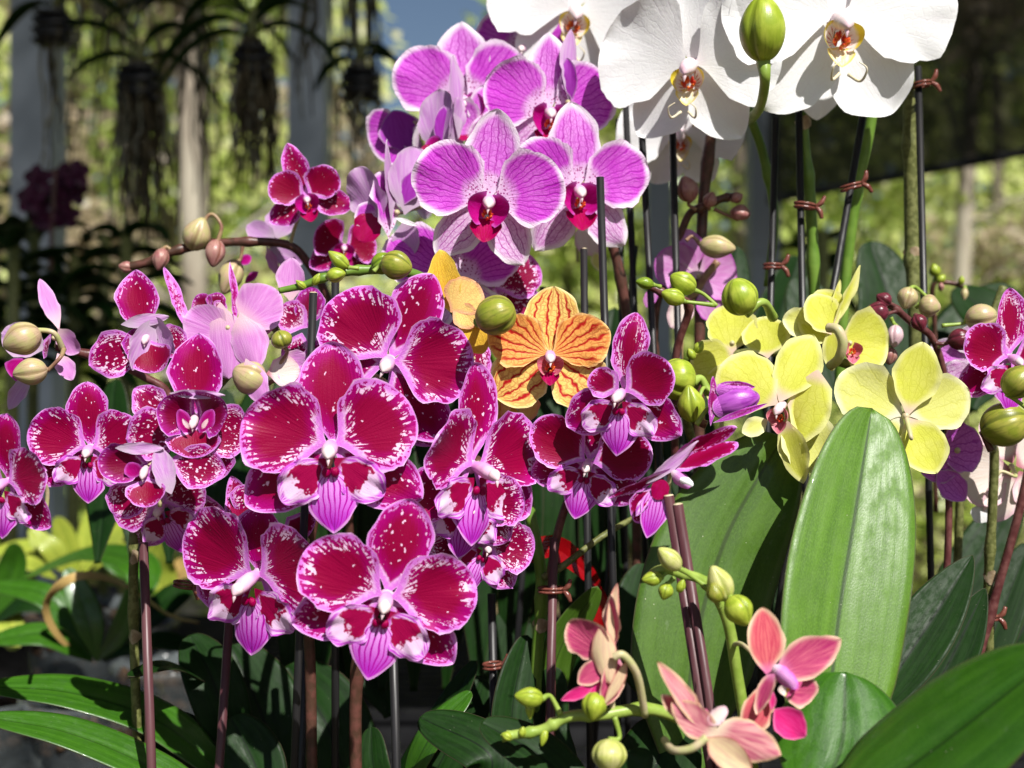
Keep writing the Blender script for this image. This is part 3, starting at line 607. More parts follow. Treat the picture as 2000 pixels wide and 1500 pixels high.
# benches of black slatted trays
def bench(x0, x1, y0, y1, z, label):
    e = empty('bench', ((x0 + x1) / 2, (y0 + y1) / 2, 0), label, 'bench'); mb = MB()
    for i in range(int((y1 - y0) / .035)): box(mb, M['bench_black'], (x0, y0 + i * .035, z - .012), (x1, y0 + i * .035 + .016, z - .003))
    link('slat_top', mb, e)
    mb = MB(); box(mb, M['bench_black'], (x0, y0 - .02, z - .06), (x1, y0 + .01, z - .014)); box(mb, M['bench_black'], (x0, y1 + .003, z - .06), (x1, y1 + .03, z - .014)); link('frame', mb, e)
    for x in (x0 + .05, x1 - .1):
        for y in (y0 + .02, y1 - .03): mb = MB(); box(mb, M['gray_paint'], (x, y, 0), (x + .05, y + .05, z - .062)); link('leg', mb, e)
    return e
bench(-1.4, 1.3, .42, 1.55, .80, 'black slatted greenhouse bench under the potted orchids')
# posts
def post(px, d, wpx, label, depth=.09):
    s = sc(d); x = (px - 1000) * s; mb = MB(); h = wpx * s / 2; box(mb, M['gray_paint'], (x - h, d, 0), (x + h, d + depth, 3.05)); o = link('post', mb, None, (x, d, 0), smooth=False, label=label, cat='post', group='grey posts of the shade house')
    mb = MB(); 
    for z in (1.6,): box(mb, M['gray_paint'], (x - h - .002, d - .002, z - .002), (x + h + .002, d + depth + .002, z + .002))
    link('joint_band', mb, o); return o
post(60, 2.7, 82, 'pale grey square post at the far left behind the dark maroon flowers')
post(597, 2.7, 72, 'grey square post behind the small dark magenta flower, left of the lavender cluster')
post(1497, 3.3, 58, 'grey square post seen below the white blooms beside the shade cloth')
post(1290, 3.4, 46, 'grey square post showing faintly between the black stakes below the lavender orchid')
# roof added out of view to shade the plants behind; hanging side cloth
mb = MB(); n = 14
X, Y = np.meshgrid(np.linspace(-3.5, 3.5, n), np.linspace(-.20, 3.6, n)); Z = 3.07 + .03 * np.sin(X * 3) ; mb.add(np.stack([X, Y, Z], 2).reshape(-1, 3), grid_faces(n, n), M['shade_cloth']); link('added_shade_roof', mb, label='unseen dark shade cloth roof added to shade the plants behind', cat='shade cloth')
d = 2.9; mb = MB(); nu, nv = 50, 14; V = []
for j in range(nv):
    for i in range(nu):
        u = i / (nu - 1); px = 1500 + u * 750; yb = 392 - u * 750 * .19; py = -700 + (yb + 700) * j / (nv - 1); dd = d - .5 * u + .015 * math.sin(u * 40) * (j / nv) + .02 * math.sin(u * 9 + j)
        V.append(tuple(P(px, py, dd)))
e = link('shade_screen', mb.add(V, grid_faces(nu, nv), M['shade_cloth']), None, label='dark shade cloth hanging at the upper right with a sloping lower edge', cat='shade cloth')
mb = MB(); tube(mb, M['tray_black'], [Vector(V[(nv - 1) * nu + i]) for i in range(nu)], .010, 8, rawpts=True); link('hem', mb, e)

# ---------------- woodland
def leafcloud(mb, m, centres, rads, n, size, rng, hue=(0, 1), up=.3, bias=0):
    cs = np.array(centres); rd = np.array(rads); k = rng.integers(0, len(cs), n); dv = rng.normal(size=(n, 3)); dv /= np.linalg.norm(dv, axis=1)[:, None]
    rr = rng.random(n) ** .45; p = cs[k] + dv * rd[k] * rr[:, None]
    nn = rng.normal(size=(n, 3)) * .75 + np.array(SUNV) * 1.1; a = np.cross(nn, rng.normal(size=(n, 3))); b = np.cross(nn, a); b /= np.linalg.norm(b, axis=1)[:, None]
    a /= np.linalg.norm(a, axis=1)[:, None]; s = size * (.5 + rng.random(n))[:, None]
    q = np.stack([p, p + a * s * .5 + b * s * .28, p + a * s, p + a * s * .5 - b * s * .28], 1).reshape(-1, 3)
    ch = rng.random(len(cs)); h = np.clip(hue[0] + (hue[1] - hue[0]) * (.55 * ch[k] + .45 * rng.random(n)) + bias, 0, 1)
    pb = np.repeat(np.stack([h, h, h], 1), 4, 0); mb.add(q, [(4 * i, 4 * i + 1, 4 * i + 2, 4 * i + 3) for i in range(n)], m, None, pb)
def tree(x, y, h, cr, seed, label, trunk_r=.10, n=5200, leafm='woodland_leaf', bark_='bark', size=.075, low=.25, hue=(0, 1), lean=0, group='trees in the woodland beyond the shade house'):
    rng = np.random.default_rng(seed); rr = random.Random(seed); e = empty('tree', (x, y, 0), label, 'tree', group)
    tp = [Vector((x + lean * t * h + .12 * math.sin(3 * t + seed), y, -.1 + t * h)) for t in np.linspace(0, 1, 6)]
    mb = MB(); tube(mb, M[bark_], tp, [trunk_r * 1.25, trunk_r, trunk_r * .8, trunk_r * .5, trunk_r * .2], 12, 6); cs = []; rd = []
    for i in range(15):
        t = low + (1 - low) * rr.random() ** .8; a = rr.random() * 6.28; q = cr * (.35 + .75 * rr.random()) * (1.1 - .5 * t); p0 = Vector((x + lean * t * h, y, t * h * .95)); p1 = p0 + Vector((math.cos(a) * q, math.sin(a) * q * .8, .25 * h * (rr.random() * .8 - .2)))
        tube(mb, M[bark_], [p0, p0.lerp(p1, .5) + Vector((0, 0, .12 * q)), p1], [trunk_r * .32, trunk_r * .16, .012], 6, 5)
        for k in range(3): cs.append(p1 + Vector((rr.uniform(-.4, .4), rr.uniform(-.4, .4), rr.uniform(-.3, .4))) * cr * .6); rd.append((cr * .30, cr * .30, cr * .20))
    link('trunk', mb, e)
    mb = MB(); leafcloud(mb, M[leafm], cs, rd, n, size, rng, hue); link('crown', mb, e, smooth=False)
    return e
kinds = [
 (-3.3, 6.6, 5.2, 1.5, 'woodland_leaf', 'bark', 'leafy tree at the far left edge, left of the pale grey post'),
 (-2.0, 7.4, 6.0, 1.5, 'woodland_leaf', 'bark', 'yellow green tree seen between the left post and the first hanging basket'),
 (-1.55, 5.6, 5.5, .9, 'dry_leaf', 'pale_bark', 'pale trunked tree standing in the sun behind the hanging roots'),
 (-2.3, 8.2, 6.0, 1.1, 'woodland_leaf', 'bark', 'bright green tree behind the two middle hanging baskets'),
 (-3.5, 11.5, 7.0, 1.8, 'dry_leaf', 'bark', 'tan and green tree far off behind the middle grey post'),
 (.5, 8.6, 3.0, 1.0, 'woodland_leaf', 'bark', 'small tree below the patch of blue sky beside the lavender orchid'),
 (-.1, 14.5, 4.2, 1.4, 'woodland_leaf', 'bark', 'distant tree under the patch of blue sky'),
 (1.5, 8.0, 5.5, 1.5, 'woodland_leaf', 'bark', 'green tree behind the black stakes below the white flowers'),
 (2.6, 7.2, 5.5, 1.5, 'dry_leaf', 'pale_bark', 'pale twiggy tree behind the shade screen at the right'),
 (3.6, 8.2, 5.8, 1.7, 'woodland_leaf', 'bark', 'leafy tree at the far right below the shade screen'),
 (4.6, 12., 7.5, 2.4, 'woodland_leaf', 'bark', 'far tree at the right behind the shade screen'),
 (-4.6, 12., 7.5, 2.4, 'woodland_leaf', 'bark', 'tall far tree beyond the left edge of the view')]
for i, (x, y, h, cr, lm, bk, lab) in enumerate(kinds):
    tree(x, y, h, cr, 31 + i * 7, lab, .07 if bk == 'bark' else .06, 5600, lm, bk, .055 + .004 * y, .12, hue=(.2, 1))
# undergrowth and far wood
rng = np.random.default_rng(5); mb = MB(); cs = []; rd = []
for i in range(110):
    x = rng.uniform(-6.5, 6.5); y = rng.uniform(5.5, 12); cs.append((x, y, rng.uniform(.1, 1.25))); rd.append((.8, .6, .5))
leafcloud(mb, M['woodland_leaf'], cs, rd, 22000, .12, rng, (.2, 1)); link('undergrowth', mb, smooth=False, kind='stuff', label='sunlit undergrowth on the woodland floor', cat='undergrowth')
mb = MB(); cs = []; rd = []
for i in range(420):
    x = rng.uniform(-16, 16); z = rng.uniform(0, 9.5)
    if -3.4 < x < .2 and z > 4.0 and rng.random() < .95: continue
    cs.append((x, rng.uniform(15, 22), z)); rd.append((1.5, 1.2, 1.1))
leafcloud(mb, M['woodland_leaf'], cs, rd, 60000, .26, rng, (.25, 1)); link('far_wood', mb, smooth=False, kind='stuff', label='far wood closing the view behind the trees', cat='wood')
# hanging moss strands between the trees
def mossclump(px, py, d, L, lab):
    mb = MB(); rr = random.Random(int(px * 3 + py)); c = P(px, py, d)
    for i in range(20):
        x = rr.gauss(0, .07); y = rr.gauss(0, .05); l = L * rr.uniform(.4, 1); p = [c + Vector((x, y, 0))]
        for k in range(5): p.append(p[-1] + Vector((rr.gauss(0, .012), rr.gauss(0, .01), -l / 5)))
        tube(mb, M['root_grey' if i % 3 else 'root_brown'], p, [.006, .002], 4, 2, caps=False)
    link('hanging_moss', mb, None, c, label=lab, cat='moss', group='strands of moss hanging beyond the baskets')
mossclump(205, -40, 3.6, .62, 'grey moss hanging left of the first hanging basket')
mossclump(650, -30, 3.5, .8, 'thin moss strands right of the middle grey post')

# ---------------- hanging vandas
def strap(mb, c, ang, L, W, lift, droop, m='vanda_leaf', yy=0):
    """one arching strap leaf, two ranks left and right"""
    sx = math.cos(ang); sy = math.sin(ang) 
    pts = [c + Vector((sx * L * t, sy * L * t, lift * L * t - droop * L * t * t)) for t in (0, .25, .5, .75, 1.0)]
    leafmesh(mb, M[m], pts, W, [(-sx * lift, -sy * lift, 1), (sx * droop * 1.4, sy * droop * 1.4, 1)], 'leafp', fold=.5, th=.002, nu=5, nv=12)
def vanda(px, py, d, Lp, rootpx, label, basket=True, scale=1.0, n=7, flowers=False, up=1, roots=34, m='leaf_shaded', grp='vanda orchids hanging from the roof'):
    s = sc(d); c = P(px, py, d); e = empty('vanda_orchid', c, label, 'orchid', grp); rr = random.Random(int(px + py)); H = (.014 if roots else .02) * n * scale
    mb = MB(); tube(mb, M['stem_olive'], [c if roots else Vector((c.x, c.y, .86)), c + Vector((.005, 0, H))], .008, 8, 3); link('stem', mb, e)
    if not roots: pot(px, d, 'black pot of the ' + label, r=.07, h=.13, grp='pots on the back bench')
    for i in range(n):
        for sg in (0, math.pi):
            mb = MB(); strap(mb, c + Vector((0, 0, H * (i + .3) / n)), sg + rr.uniform(-.5, .5) * (1 if roots else 2), Lp * s * rr.uniform(.6, 1.2) * (1 - .3 * i / n), .026 * scale, rr.uniform(.2, .6) + .7 * i / n, rr.uniform(.6, 1.1), m); link('leaf', mb, e)
    if roots:
        mb = MB()
        for i in range(roots):
            l = rootpx * s * rr.uniform(.35, 1); a = rr.random() * 6.28; q = .026 * rr.random() ** .5; p = [c + Vector((math.cos(a) * q * .5, math.sin(a) * q * .5, 0))]
            p.append(c + Vector((math.cos(a) * q * 1.3, math.sin(a) * q * 1.3, -.05)))
            for k in range(6): p.append(p[-1] + Vector((rr.gauss(0, .005), rr.gauss(0, .005), -l / 6)))
            tube(mb, M['root_grey' if rr.random() < .35 else 'root_brown'], p, [.0028, .0022, .0012], 5, 3, caps=False)
        link('aerial_roots', mb, e, kind='stuff')
    return e
def basket(px, py, d, w_, label):
    """small slatted wooden basket"""
    s = sc(d); c = P(px, py, d); h = w_ * s / 2; e = empty('hanging_basket', c, label, 'basket', 'slatted baskets hanging from the roof')
    mb = MB()
    for k in range(6):
        z = c.z - h * 1.1 + k * h * .36
        for sg in (-1, 1):
            if k % 2: box(mb, M['pot_black'], (c.x - h, c.y + sg * h - .006, z), (c.x + h, c.y + sg * h + .006, z + h * .22))
            else: box(mb, M['pot_black'], (c.x + sg * h - .006, c.y - h, z), (c.x + sg * h + .006, c.y + h, z + h * .22))
    box(mb, M['pot_black'], (c.x - h * .93, c.y - h * .93, c.z - h * 1.05), (c.x + h * .93, c.y + h * .93, c.z + h * .8)); link('slats', mb, e)
    for sx in (-1, 1):
        for sy in (-1, 1): mb = MB(); tube(mb, M['stake_black'], [c + Vector((sx * h, sy * h, h)), Vector((c.x, c.y, c.z + 7 * h))], .0012, 5, 2); link('hanger_wire', mb, e)
    return e
basket(275, 165, 1.9, 66, 'dark slatted basket hanging at the left below the arching leaves, over a thick root curtain'); vanda(272, 120, 1.9, 190, 330, 'hanging orchid with arching strap leaves over the left basket', roots=70, n=2)
basket(497, 125, 1.8, 62, 'dark slatted basket hanging just left of the middle grey post'); vanda(492, 75, 1.8, 230, 250, 'hanging orchid with the widest arching leaves, just left of the middle post', roots=60, n=3)
basket(705, 165, 1.95, 58, 'small dark basket hanging right of the middle grey post'); vanda(700, 120, 1.95, 130, 110, 'small hanging orchid with drooping leaves right of the middle post', roots=12, n=2)
basket(110, 55, 1.9, 60, 'dark basket hanging beside the left grey post'); vanda(112, 15, 1.9, 150, 330, 'hanging orchid with dark roots beside the left grey post', roots=9, n=3)
vanda(385, 25, 2.1, 190, 420, 'hanging orchid high between two baskets with a long veil of grey roots', roots=12, n=2); vanda(610, -20, 2.0, 170, 200, 'hanging orchid whose dark leaves cross the top of the middle grey post', roots=6, n=2)
for (px, py, d, Lp, lab) in [(20, 720, 1.62, 170, 'dark strap leaved orchid low at the left edge'), (140, 740, 1.68, 150, 'dark strap leaved orchid low behind the lilac bloom'), (240, 690, 1.66, 150, 'dark strap leaved orchid behind the hooded blooms'), (60, 650, 1.75, 120, 'dark strap leaved orchid standing under the maroon flowers'), (200, 670, 1.9, 110, 'dark strap leaved orchid behind the budded stem at the left'), (-30, 600, 1.8, 120, 'dark strap leaved orchid cut by the left edge'), (1600, 690, 1.7, 120, 'dark leaved orchid behind the yellow flowers')]:
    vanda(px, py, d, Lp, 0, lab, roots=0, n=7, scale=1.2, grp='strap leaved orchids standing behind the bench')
# pots standing on a back bench carry those plants
bench(-2.6, 2.4, 1.68, 2.45, .80, 'black slatted back bench behind the orchids in bloom')
# dark maroon flowers at the left
e = empty('vanda_orchid', P(105, 470, 1.7), 'dark maroon flowered orchid against the left grey post', 'orchid'); rr = random.Random(4)
mb = MB(); tube(mb, M['stem_dark'], [P(100, 640, 1.7), P(100, 480, 1.7), P(108, 330, 1.7)], .003, 8); link('stem', mb, e)
for (px, py) in [(75, 350), (125, 345), (60, 390), (105, 385), (145, 375), (85, 425), (130, 420), (150, 340)]:
    c = P(px, py, 1.7 + rr.uniform(-.03, .03)); R = 30 * sc(1.7); mb = MB()
    for k in range(5): a = math.radians(72 * k + rr.uniform(-10, 10)); blade(mb, M['deep_petal'], c, (math.sin(a), 0, math.cos(a)), (0, -1, 0), R, R * .8, 'petalw', cup=.15, nu=9, nv=9)
    blob(mb, M['deep_petal'], c + Vector((0, -.006, 0)), (.004, .004, .006), (0, -1, -.3)); link('flower', mb, e, c)
# ------------------------------------------------------------------ orchids in bloom
# ---- white, left spray
W1 = plant(1380, .74, 'white orchid with nodding blooms left of the fat green bud')
stem(W1, [(1362, 1500, .76), (1366, 700, .76), (1372, 420, .76), (1392, 230, .755), (1400, 60, .75), (1440, -120, .75)], .0034, 'stem_dark', (.5, .8))
stem(W1, [(1500, 560, .77), (1512, 420, .765), (1490, 300, .76), (1466, 230, .755), (1440, 150, .75)], .0028, 'stem_green', (.4,))
flower(W1, 'W', 1352, 128, .70, 176, roll=4, yaw=-20, pitch=12, ov=dict(ck=1.3))
flower(W1, 'W', 1122, 22, .79, 165, roll=10, yaw=4, pitch=14)
flower(W1, 'W', 1330, 262, .80, 120, roll=0, yaw=-10, pitch=10)
bud(W1, 1490, 58, .63, 46, 62, -4, 'bud_lime', [(1494, 160), (1484, 210, .04), (1466, 232, .12)], tip=.15, ped='pedicel_green', prad=.0026)
# ---- white, right spray
W2 = plant(1700, .72, 'white orchid at the upper right with the largest wide open bloom')
stem(W2, [(1600, 900, .76), (1590, 560, .755), (1583, 400, .75), (1568, 250, .745), (1560, 60, .74)], .0034, 'stem_green', (.3, .6), sheaths=(.75,))
stem(W2, [(1640, 760, .76), (1650, 560, .76), (1672, 380, .755), (1700, 240, .75), (1720, 60, .745)], .0034, 'stem_green', (.5,))
stem(W2, [(1795, 900, .77), (1786, 600, .765), (1780, 480, .765), (1778, 300, .76), (1772, 150, .755), (1740, -60, .75)], .0042, 'stem_olive', (.35, .62), sheaths=(.36,))
flower(W2, 'W', 1634, 40, .69, 214, roll=2, yaw=4, pitch=10, ov=dict(sep=(139, 1.0, .80, 'dorsal'), pet=(74, 1.02, 1.15, 'petal')))
cflower(W2, 1610, 60, .74, 120, [('sepal', 'white_petal', (1600, 60), (1592, 236), 105, 'sepal', dict(bend=.1)), ('petal', 'white_petal', (1600, 60), (1430, 40), 150, 'petalw', {}), ('petal', 'white_petal', (1600, 40), (1690, -60), 150, 'petalw', {})], label='white bloom mostly hidden behind the largest one')

# ---- lavender
LV = plant(1000, .74, 'lavender orchid with a crowded head of veined blooms above the orange flower')
stem(LV, [(1245, 1300, .76), (1240, 800, .76), (1215, 560, .755), (1180, 440, .75), (1120, 330, .75), (1050, 200, .77), (980, 110, .80), (900, 130, .80)], .0030, 'stem_dark', (.3, .6))
stem(LV, [(1010, 900, .74), (985, 600, .74), (900, 420, .74), (850, 330, .76), (820, 250, .77)], .0026, 'stem_olive')
flower(LV, 'L', 1022, 96, .80, 96, roll=-4, yaw=-10, pitch=4, skip=('lip', 'ls', 'rs'), ov=dict(dor=(0, .52, .72, 'sepal')))
flower(LV, 'L', 905, 200, .765, 142, roll=0, yaw=4, pitch=4, ov=dict(dor=(0, 1.08, .72, 'sepal'), kr=1, pet=(58, 1.08, 1.0, 'petal')))
cflower(LV, 780, 250, .78, 90, [('petal', 'lavender_petal', (800, 250), (722, 285), 120, 'petalw', {}), ('sepal', 'purple_inside', (795, 300), (768, 215), 80, 'sepal', dict(db=-4, dt=-8))], label='lavender bloom at the left, seen behind the folded ones')
flower(LV, 'L', 1072, 220, .725, 132, roll=4, yaw=6, pitch=6, ov=dict(pet=(64, 1.0, 1.05, 'petal'), dor=(0, 1.15, .62, 'sepal')))
cflower(LV, 1110, 200, .72, 90, [('sepal', 'dusty_back', (1112, 200), (1118, 57), 44, 'sepal', dict(tw=38, cup=-.1)), ('petal', 'purple_inside', (1118, 195), (1106, 112), 34, 'sepal', dict(tw=-20, db=-6, dt=-10))], label='folded lavender bloom standing on edge behind the upper right one')
flower(LV, 'L', 940, 262, .755, 76, roll=6, yaw=4, skip=('lip', 'ls', 'rs'), ov=dict(pm='lavender_sepal'))
cflower(LV, 870, 285, .72, 90, [('petal', 'dusty_back', (860, 300), (848, 172), 92, 'petalw', dict(tw=-35, bend=-.3)), ('petal', 'purple_inside', (858, 285), (868, 208), 36, 'sepal', dict(tw=25, db=-5, dt=-14)), ('sepal', 'dusty_back', (895, 270), (888, 108), 46, 'sepal', dict(tw=55, db=-6, dt=-6)), ('petal', 'dusty_back', (878, 290), (900, 190), 50, 'petalw', dict(tw=60, db=-10, dt=-10)),
    ('lip', 'lip_crimson_magenta', (838, 270), (858, 298), 40, 'ear', dict(tw=20, db=-14, dt=-20)), ('lip', 'lip_crimson', (832, 282), (838, 310), 26, 'ear', dict(db=-16, dt=-20))], label='lavender bloom facing left with pale dusty backs of its petals')
cflower(LV, 775, 415, .70, 90, [('petal', 'dusty_back', (790, 420), (820, 285), 100, 'petalw', dict(tw=20, bend=-.2)), ('petal', 'purple_inside', (790, 400), (815, 330), 40, 'sepal', dict(db=-3, dt=-8)), ('petal', 'dusty_back', (745, 440), (700, 328), 86, 'petalw', dict(tw=-30, bend=.3, ruf=.05, db=-6, dt=-6)),
    ('petal', 'lavender_petal', (760, 470), (742, 335), 62, 'petal', dict(tw=50, ruf=.06, db=-12, dt=-12)), ('sepal', 'dusty_back', (765, 440), (757, 272), 34, 'sepal', dict(tw=66, db=-16, dt=-16)), ('sepal', 'dusty_back', (790, 430), (800, 500), 60, 'sepal', dict(tw=20)),
    ('sepal', 'lavender_petal', (740, 440), (700, 400), 60, 'sepal', dict(db=-4, dt=-6)), ('lip', 'lip_crimson', (735, 420), (700, 470), 56, 'ear', dict(db=-4, dt=-14)), ('column', 'white_petal', (770, 425), (815, 440), 10, 'narrow', dict(db=-18, dt=-14))], label='lavender bloom at the lower left of the cluster, seen from the side')
flower(LV, 'L', 838, 330, .775, 100, roll=-30, yaw=-30, pitch=6, label='lavender bloom deep inside the cluster')
flower(LV, 'L', 1010, 300, .765, 96, roll=10, yaw=10, skip=('lip',))
flower(LV, 'L', 1128, 372, .70, 138, roll=-1, yaw=8, pitch=6, ov=dict(pet=(64, 1.03, 1.0, 'petal')))
flower(LV, 'L', 955, 392, .67, 142, roll=8, yaw=2, pitch=7)
flower(LV, 'L', 888, 545, .70, 135, roll=-2, yaw=0, pitch=-4, skip=('lip',), ov=dict(dor=(0, .6, .7, 'sepal'), pet=(58, 1.08, .95, 'petal')))

# ---- small dark orchid upper left
DK = plant(640, .76, 'small crimson orchid whose long dark stem of cream buds reaches left')
stem(DK, [(690, 1200, .80), (668, 760, .78), (645, 600, .76), (600, 512, .75), (560, 478, .745), (480, 472, .74), (400, 478, .74), (335, 492, .735), (290, 512, .735), (250, 522, .735)], .0026, 'stem_dark', (.55, .65, .75, .85))
flower(DK, 'D', 600, 388, .72, 82, roll=-12, yaw=6, pitch=6, ov=dict(dor=(-8, 1.35, .62, 'sepal'), pet=(54, .92, .90, 'petal'), sep=(112, 1.05, .66, 'sepal')))
flower(DK, 'D', 672, 482, .745, 70, roll=6, yaw=10, skip=('dor',), ov=dict(pet=(66, .9, 1.1, 'petal')))
cflower(DK, 530, 480, .76, 60, [('sepal', 'dusty_back', (540, 470), (480, 440), 46, 'sepal', {}), ('petal', 'dusty_back', (535, 470), (560, 400), 60, 'petalw', dict(db=4, dt=10)), ('sepal', 'pink_mauve', (520, 480), (545, 540), 26, 'sepal', dict(tw=30)), ('petal', 'dusty_back', (525, 480), (590, 515), 44, 'sepal', {}), ('lip', 'lip_crimson_magenta', (490, 500), (470, 515), 20, 'ear', {}), ('lip', 'lip_crimson_magenta', (505, 530), (478, 552), 16, 'leafp', {})], label='bloom turned away, its dusty mauve back under the dark stem')
bud(DK, 385, 458, .735, 27, 33, 24, 'bud_cream', [(408, 420), (432, 440), (425, 474)], ped='pedicel_brown')
bud(DK, 420, 494, .73, 20, 27, 186, 'bud_pink', [(425, 474)], ped='pedicel_brown')
bud(DK, 314, 506, .73, 16, 22, 190, 'bud_pink', [(325, 482), (336, 490)], ped='pedicel_brown')
bud(DK, 247, 522, .735, 12, 14, -80, 'bud_pink', [(262, 520)], ped='pedicel_brown')
bud(DK, 450, 540, .75, 24, 36, 200, 'bud_cream', [(470, 505), (475, 475)], ped='pedicel_brown')
# ---- left magenta plant
LM = plant(290, .66, 'magenta orchid at the left with hooded speckled blooms and pale lilac backs')
stem(LM, [(292, 1560, .68), (288, 1250, .68), (280, 1060, .675), (300, 900, .67), (330, 780, .665), (280, 735, .66), (200, 700, .65), (110, 678, .645)], .0022, 'stem_maroon', (.8, .9))
stem(LM, [(272, 1560, .69), (262, 1250, .685), (262, 1080, .68), (280, 950, .68), (420, 760, .68), (540, 640, .69)], .0026, 'stem_olive', (.25, .42), sheaths=(.2, .38))
cflower(LM, 105, 660, .64, 80, [('sepal', 'lilac_back', (116, 645), (78, 544), 34, 'sepal', dict(tw=35)), ('petal', 'lilac_back', (112, 640), (152, 690), 48, 'petalw', dict(tw=20)), ('sepal', 'lilac_back', (112, 690), (142, 742), 36, 'sepal', dict(tw=-20)), ('petal', 'magenta_spotted', (100, 650), (85, 700), 40, 'sepal', dict(tw=50)),
    ('petal', 'dusty_back', (95, 680), (0, 650), 70, 'petalw', dict(db=10, dt=20)), ('sepal', 'dusty_back', (60, 730), (14, 800), 34, 'sepal', dict(db=10, dt=20)), ('lip', 'lip_crimson_magenta', (50, 700), (30, 745), 60, 'leafp', dict(db=12, dt=14))], label='side-on lilac bloom behind the two cream buds at the left edge')
bud(LM, 44, 662, .62, 33, 36, -115, 'bud_cream', [(72, 645), (105, 650), (122, 680, .01)], ped='pedicel_pale', tip=.3, prad=.0013)
bud(LM, 60, 726, .615, 27, 31, -100, 'bud_cream', [(95, 722), (118, 698), (125, 682, .012)], ped='pedicel_brown', tip=.3)
# lilac backs
cflower(LM, 445, 640, .655, 110, [('petal', 'lilac_back', (450, 660), (362, 618), 90, 'petalw', dict(bend=.2)), ('sepal', 'lilac_back', (430, 590), (445, 740), 100, 'dorsal', dict(db=-4, dt=-6, cup=-.1)), ('sepal', 'lilac_back', (470, 610), (500, 722), 74, 'sepal', dict(db=-6, dt=-14, cup=-.1)), ('petal', 'lilac_back', (470, 640), (540, 565), 100, 'petalw', dict(db=6, dt=10)), ('sepal', 'magenta_spotted', (374, 660), (322, 520), 26, 'sepal', dict(tw=40)), ('sepal', 'magenta_dorsal', (460, 640), (455, 510), 20, 'sepal', dict(tw=55))], label='bloom seen from behind, wide pale lilac backs of its petals')
cflower(LM, 575, 600, .67, 100, [('sepal', 'lilac_back', (568, 590), (568, 502), 56, 'sepal', {}), ('petal', 'lilac_back', (560, 620), (470, 600), 90, 'petalw', {}), ('petal', 'magenta_spotted', (600, 640), (545, 600), 66, 'petalw', dict(db=-6, dt=-8)), ('petal', 'plum_petal', (600, 640), (610, 560), 60, 'petalw', dict(db=-4, dt=-4)), ('sepal', 'magenta_spotted', (590, 650), (570, 720), 60, 'sepal', {})], label='lilac and crimson bloom left of the black stake top')
cflower(LM, 400, 600, .66, 50, [('petal', 'plum_petal', (410, 610), (382, 578), 44, 'petalw', {}), ('petal', 'plum_petal', (415, 610), (430, 572), 40, 'petalw', {}), ('sepal', 'magenta_spotted', (420, 610), (440, 590), 30, 'sepal', {})], label='small curled dark bloom peeking over the lilac backs')
cflower(LM, 500, 745, .635, 70, [('sepal', 'lilac_back', (480, 700), (515, 790), 50, 'sepal', dict(cup=-.1)), ('petal', 'blush_petal', (520, 730), (585, 720), 60, 'petalw', dict(db=8, dt=8)), ('petal', 'lilac_back', (540, 700), (600, 730), 70, 'petalw', dict(db=12, dt=12))], label='half open lilac bloom beside the tan bud')
bud(LM, 488, 738, .64, 34, 34, -60, 'bud_cream', [(540, 740), (560, 722)], ped='pedicel_brown', tip=.2)
bud(LM, 550, 663, .63, 21, 18, -20, 'bud_olive', [(560, 690), (540, 720, .01)], ped='pedicel_brown', tip=.1)
# hooded M8
cflower(LM, 288, 655, .625, 85, [('sepal', 'magenta_dorsal', (278, 652), (262, 526), 84, 'sepal', dict(bend=-.1)), ('sepal', 'magenta_spotted', (285, 668), (170, 712), 92, 'sepal', dict(bend=-.2)), ('sepal', 'magenta_spotted', (300, 640), (362, 690), 70, 'sepal', {}), ('petal', 'plum_petal', (288, 620), (296, 712), 100, 'petalw', dict(db=4, dt=2)), ('petal', 'dusty_back', (300, 622), (252, 722), 54, 'leafp', dict(tw=-40, db=-8, dt=-26, bend=.3)), ('petal', 'dusty_back', (300, 618), (352, 690), 46, 'leafp', dict(tw=40, db=-8, dt=-22, bend=.3)),
    ('petal', 'dusty_back', (236, 634), (330, 618), 26, 'leafp', dict(db=-10, dt=-14)), ('lip', 'deep_magenta', (294, 664), (302, 728), 86, 'petalw', dict(db=-8, dt=-22, cup=.3))], col='column_white', frame=(0, 0, 20), label='hooded bloom with a tall speckled upper sepal and pale folded petals')
# heart shaped M9
cflower(LM, 382, 815, .60, 100, [('sepal', 'magenta_spotted', (330, 820), (262, 758), 72, 'sepal', dict(db=8, dt=10)), ('sepal', 'magenta_dorsal', (384, 808), (386, 650), 108, 'sepal', dict(bend=-.1)), ('sepal', 'magenta_spotted', (360, 835), (242, 858), 104, 'sepal', dict(bend=-.15)), ('sepal', 'magenta_spotted', (400, 830), (490, 855), 110, 'sepal', dict(bend=-.15)), ('sepal', 'magenta_sepal', (395, 870), (418, 942), 110, 'petalw', dict(db=6, dt=10)),
    ('petal', 'plum_petal', (384, 818), (306, 790), 92, 'petalw', dict(db=0, dt=-34, cup=.3, bend=.3)), ('petal', 'plum_petal', (384, 818), (450, 790), 92, 'petalw', dict(db=0, dt=-34, cup=.3, bend=.3)), ('petal', 'dusty_back', (330, 768), (440, 772), 18, 'leafp', dict(db=-36, dt=-36, bend=.0)),
    ('lip', 'deep_magenta', (382, 830), (384, 894), 104, 'petalw', dict(db=-10, dt=-30, cup=.2)), ('lip', 'lip_crimson_magenta', (372, 850), (350, 800), 30, 'ear', dict(db=-14, dt=-30)), ('lip', 'lip_crimson_magenta', (394, 850), (414, 800), 30, 'ear', dict(db=-14, dt=-30)), ('lip', 'blush_petal', (370, 838), (356, 818), 9, 'leafp', dict(db=-36, dt=-40)), ('lip', 'blush_petal', (394, 838), (406, 818), 9, 'leafp', dict(db=-36, dt=-40))], col='column_white', frame=(0, 0, 20), label='heart shaped cupped bloom with a crimson lip and speckled sepals')
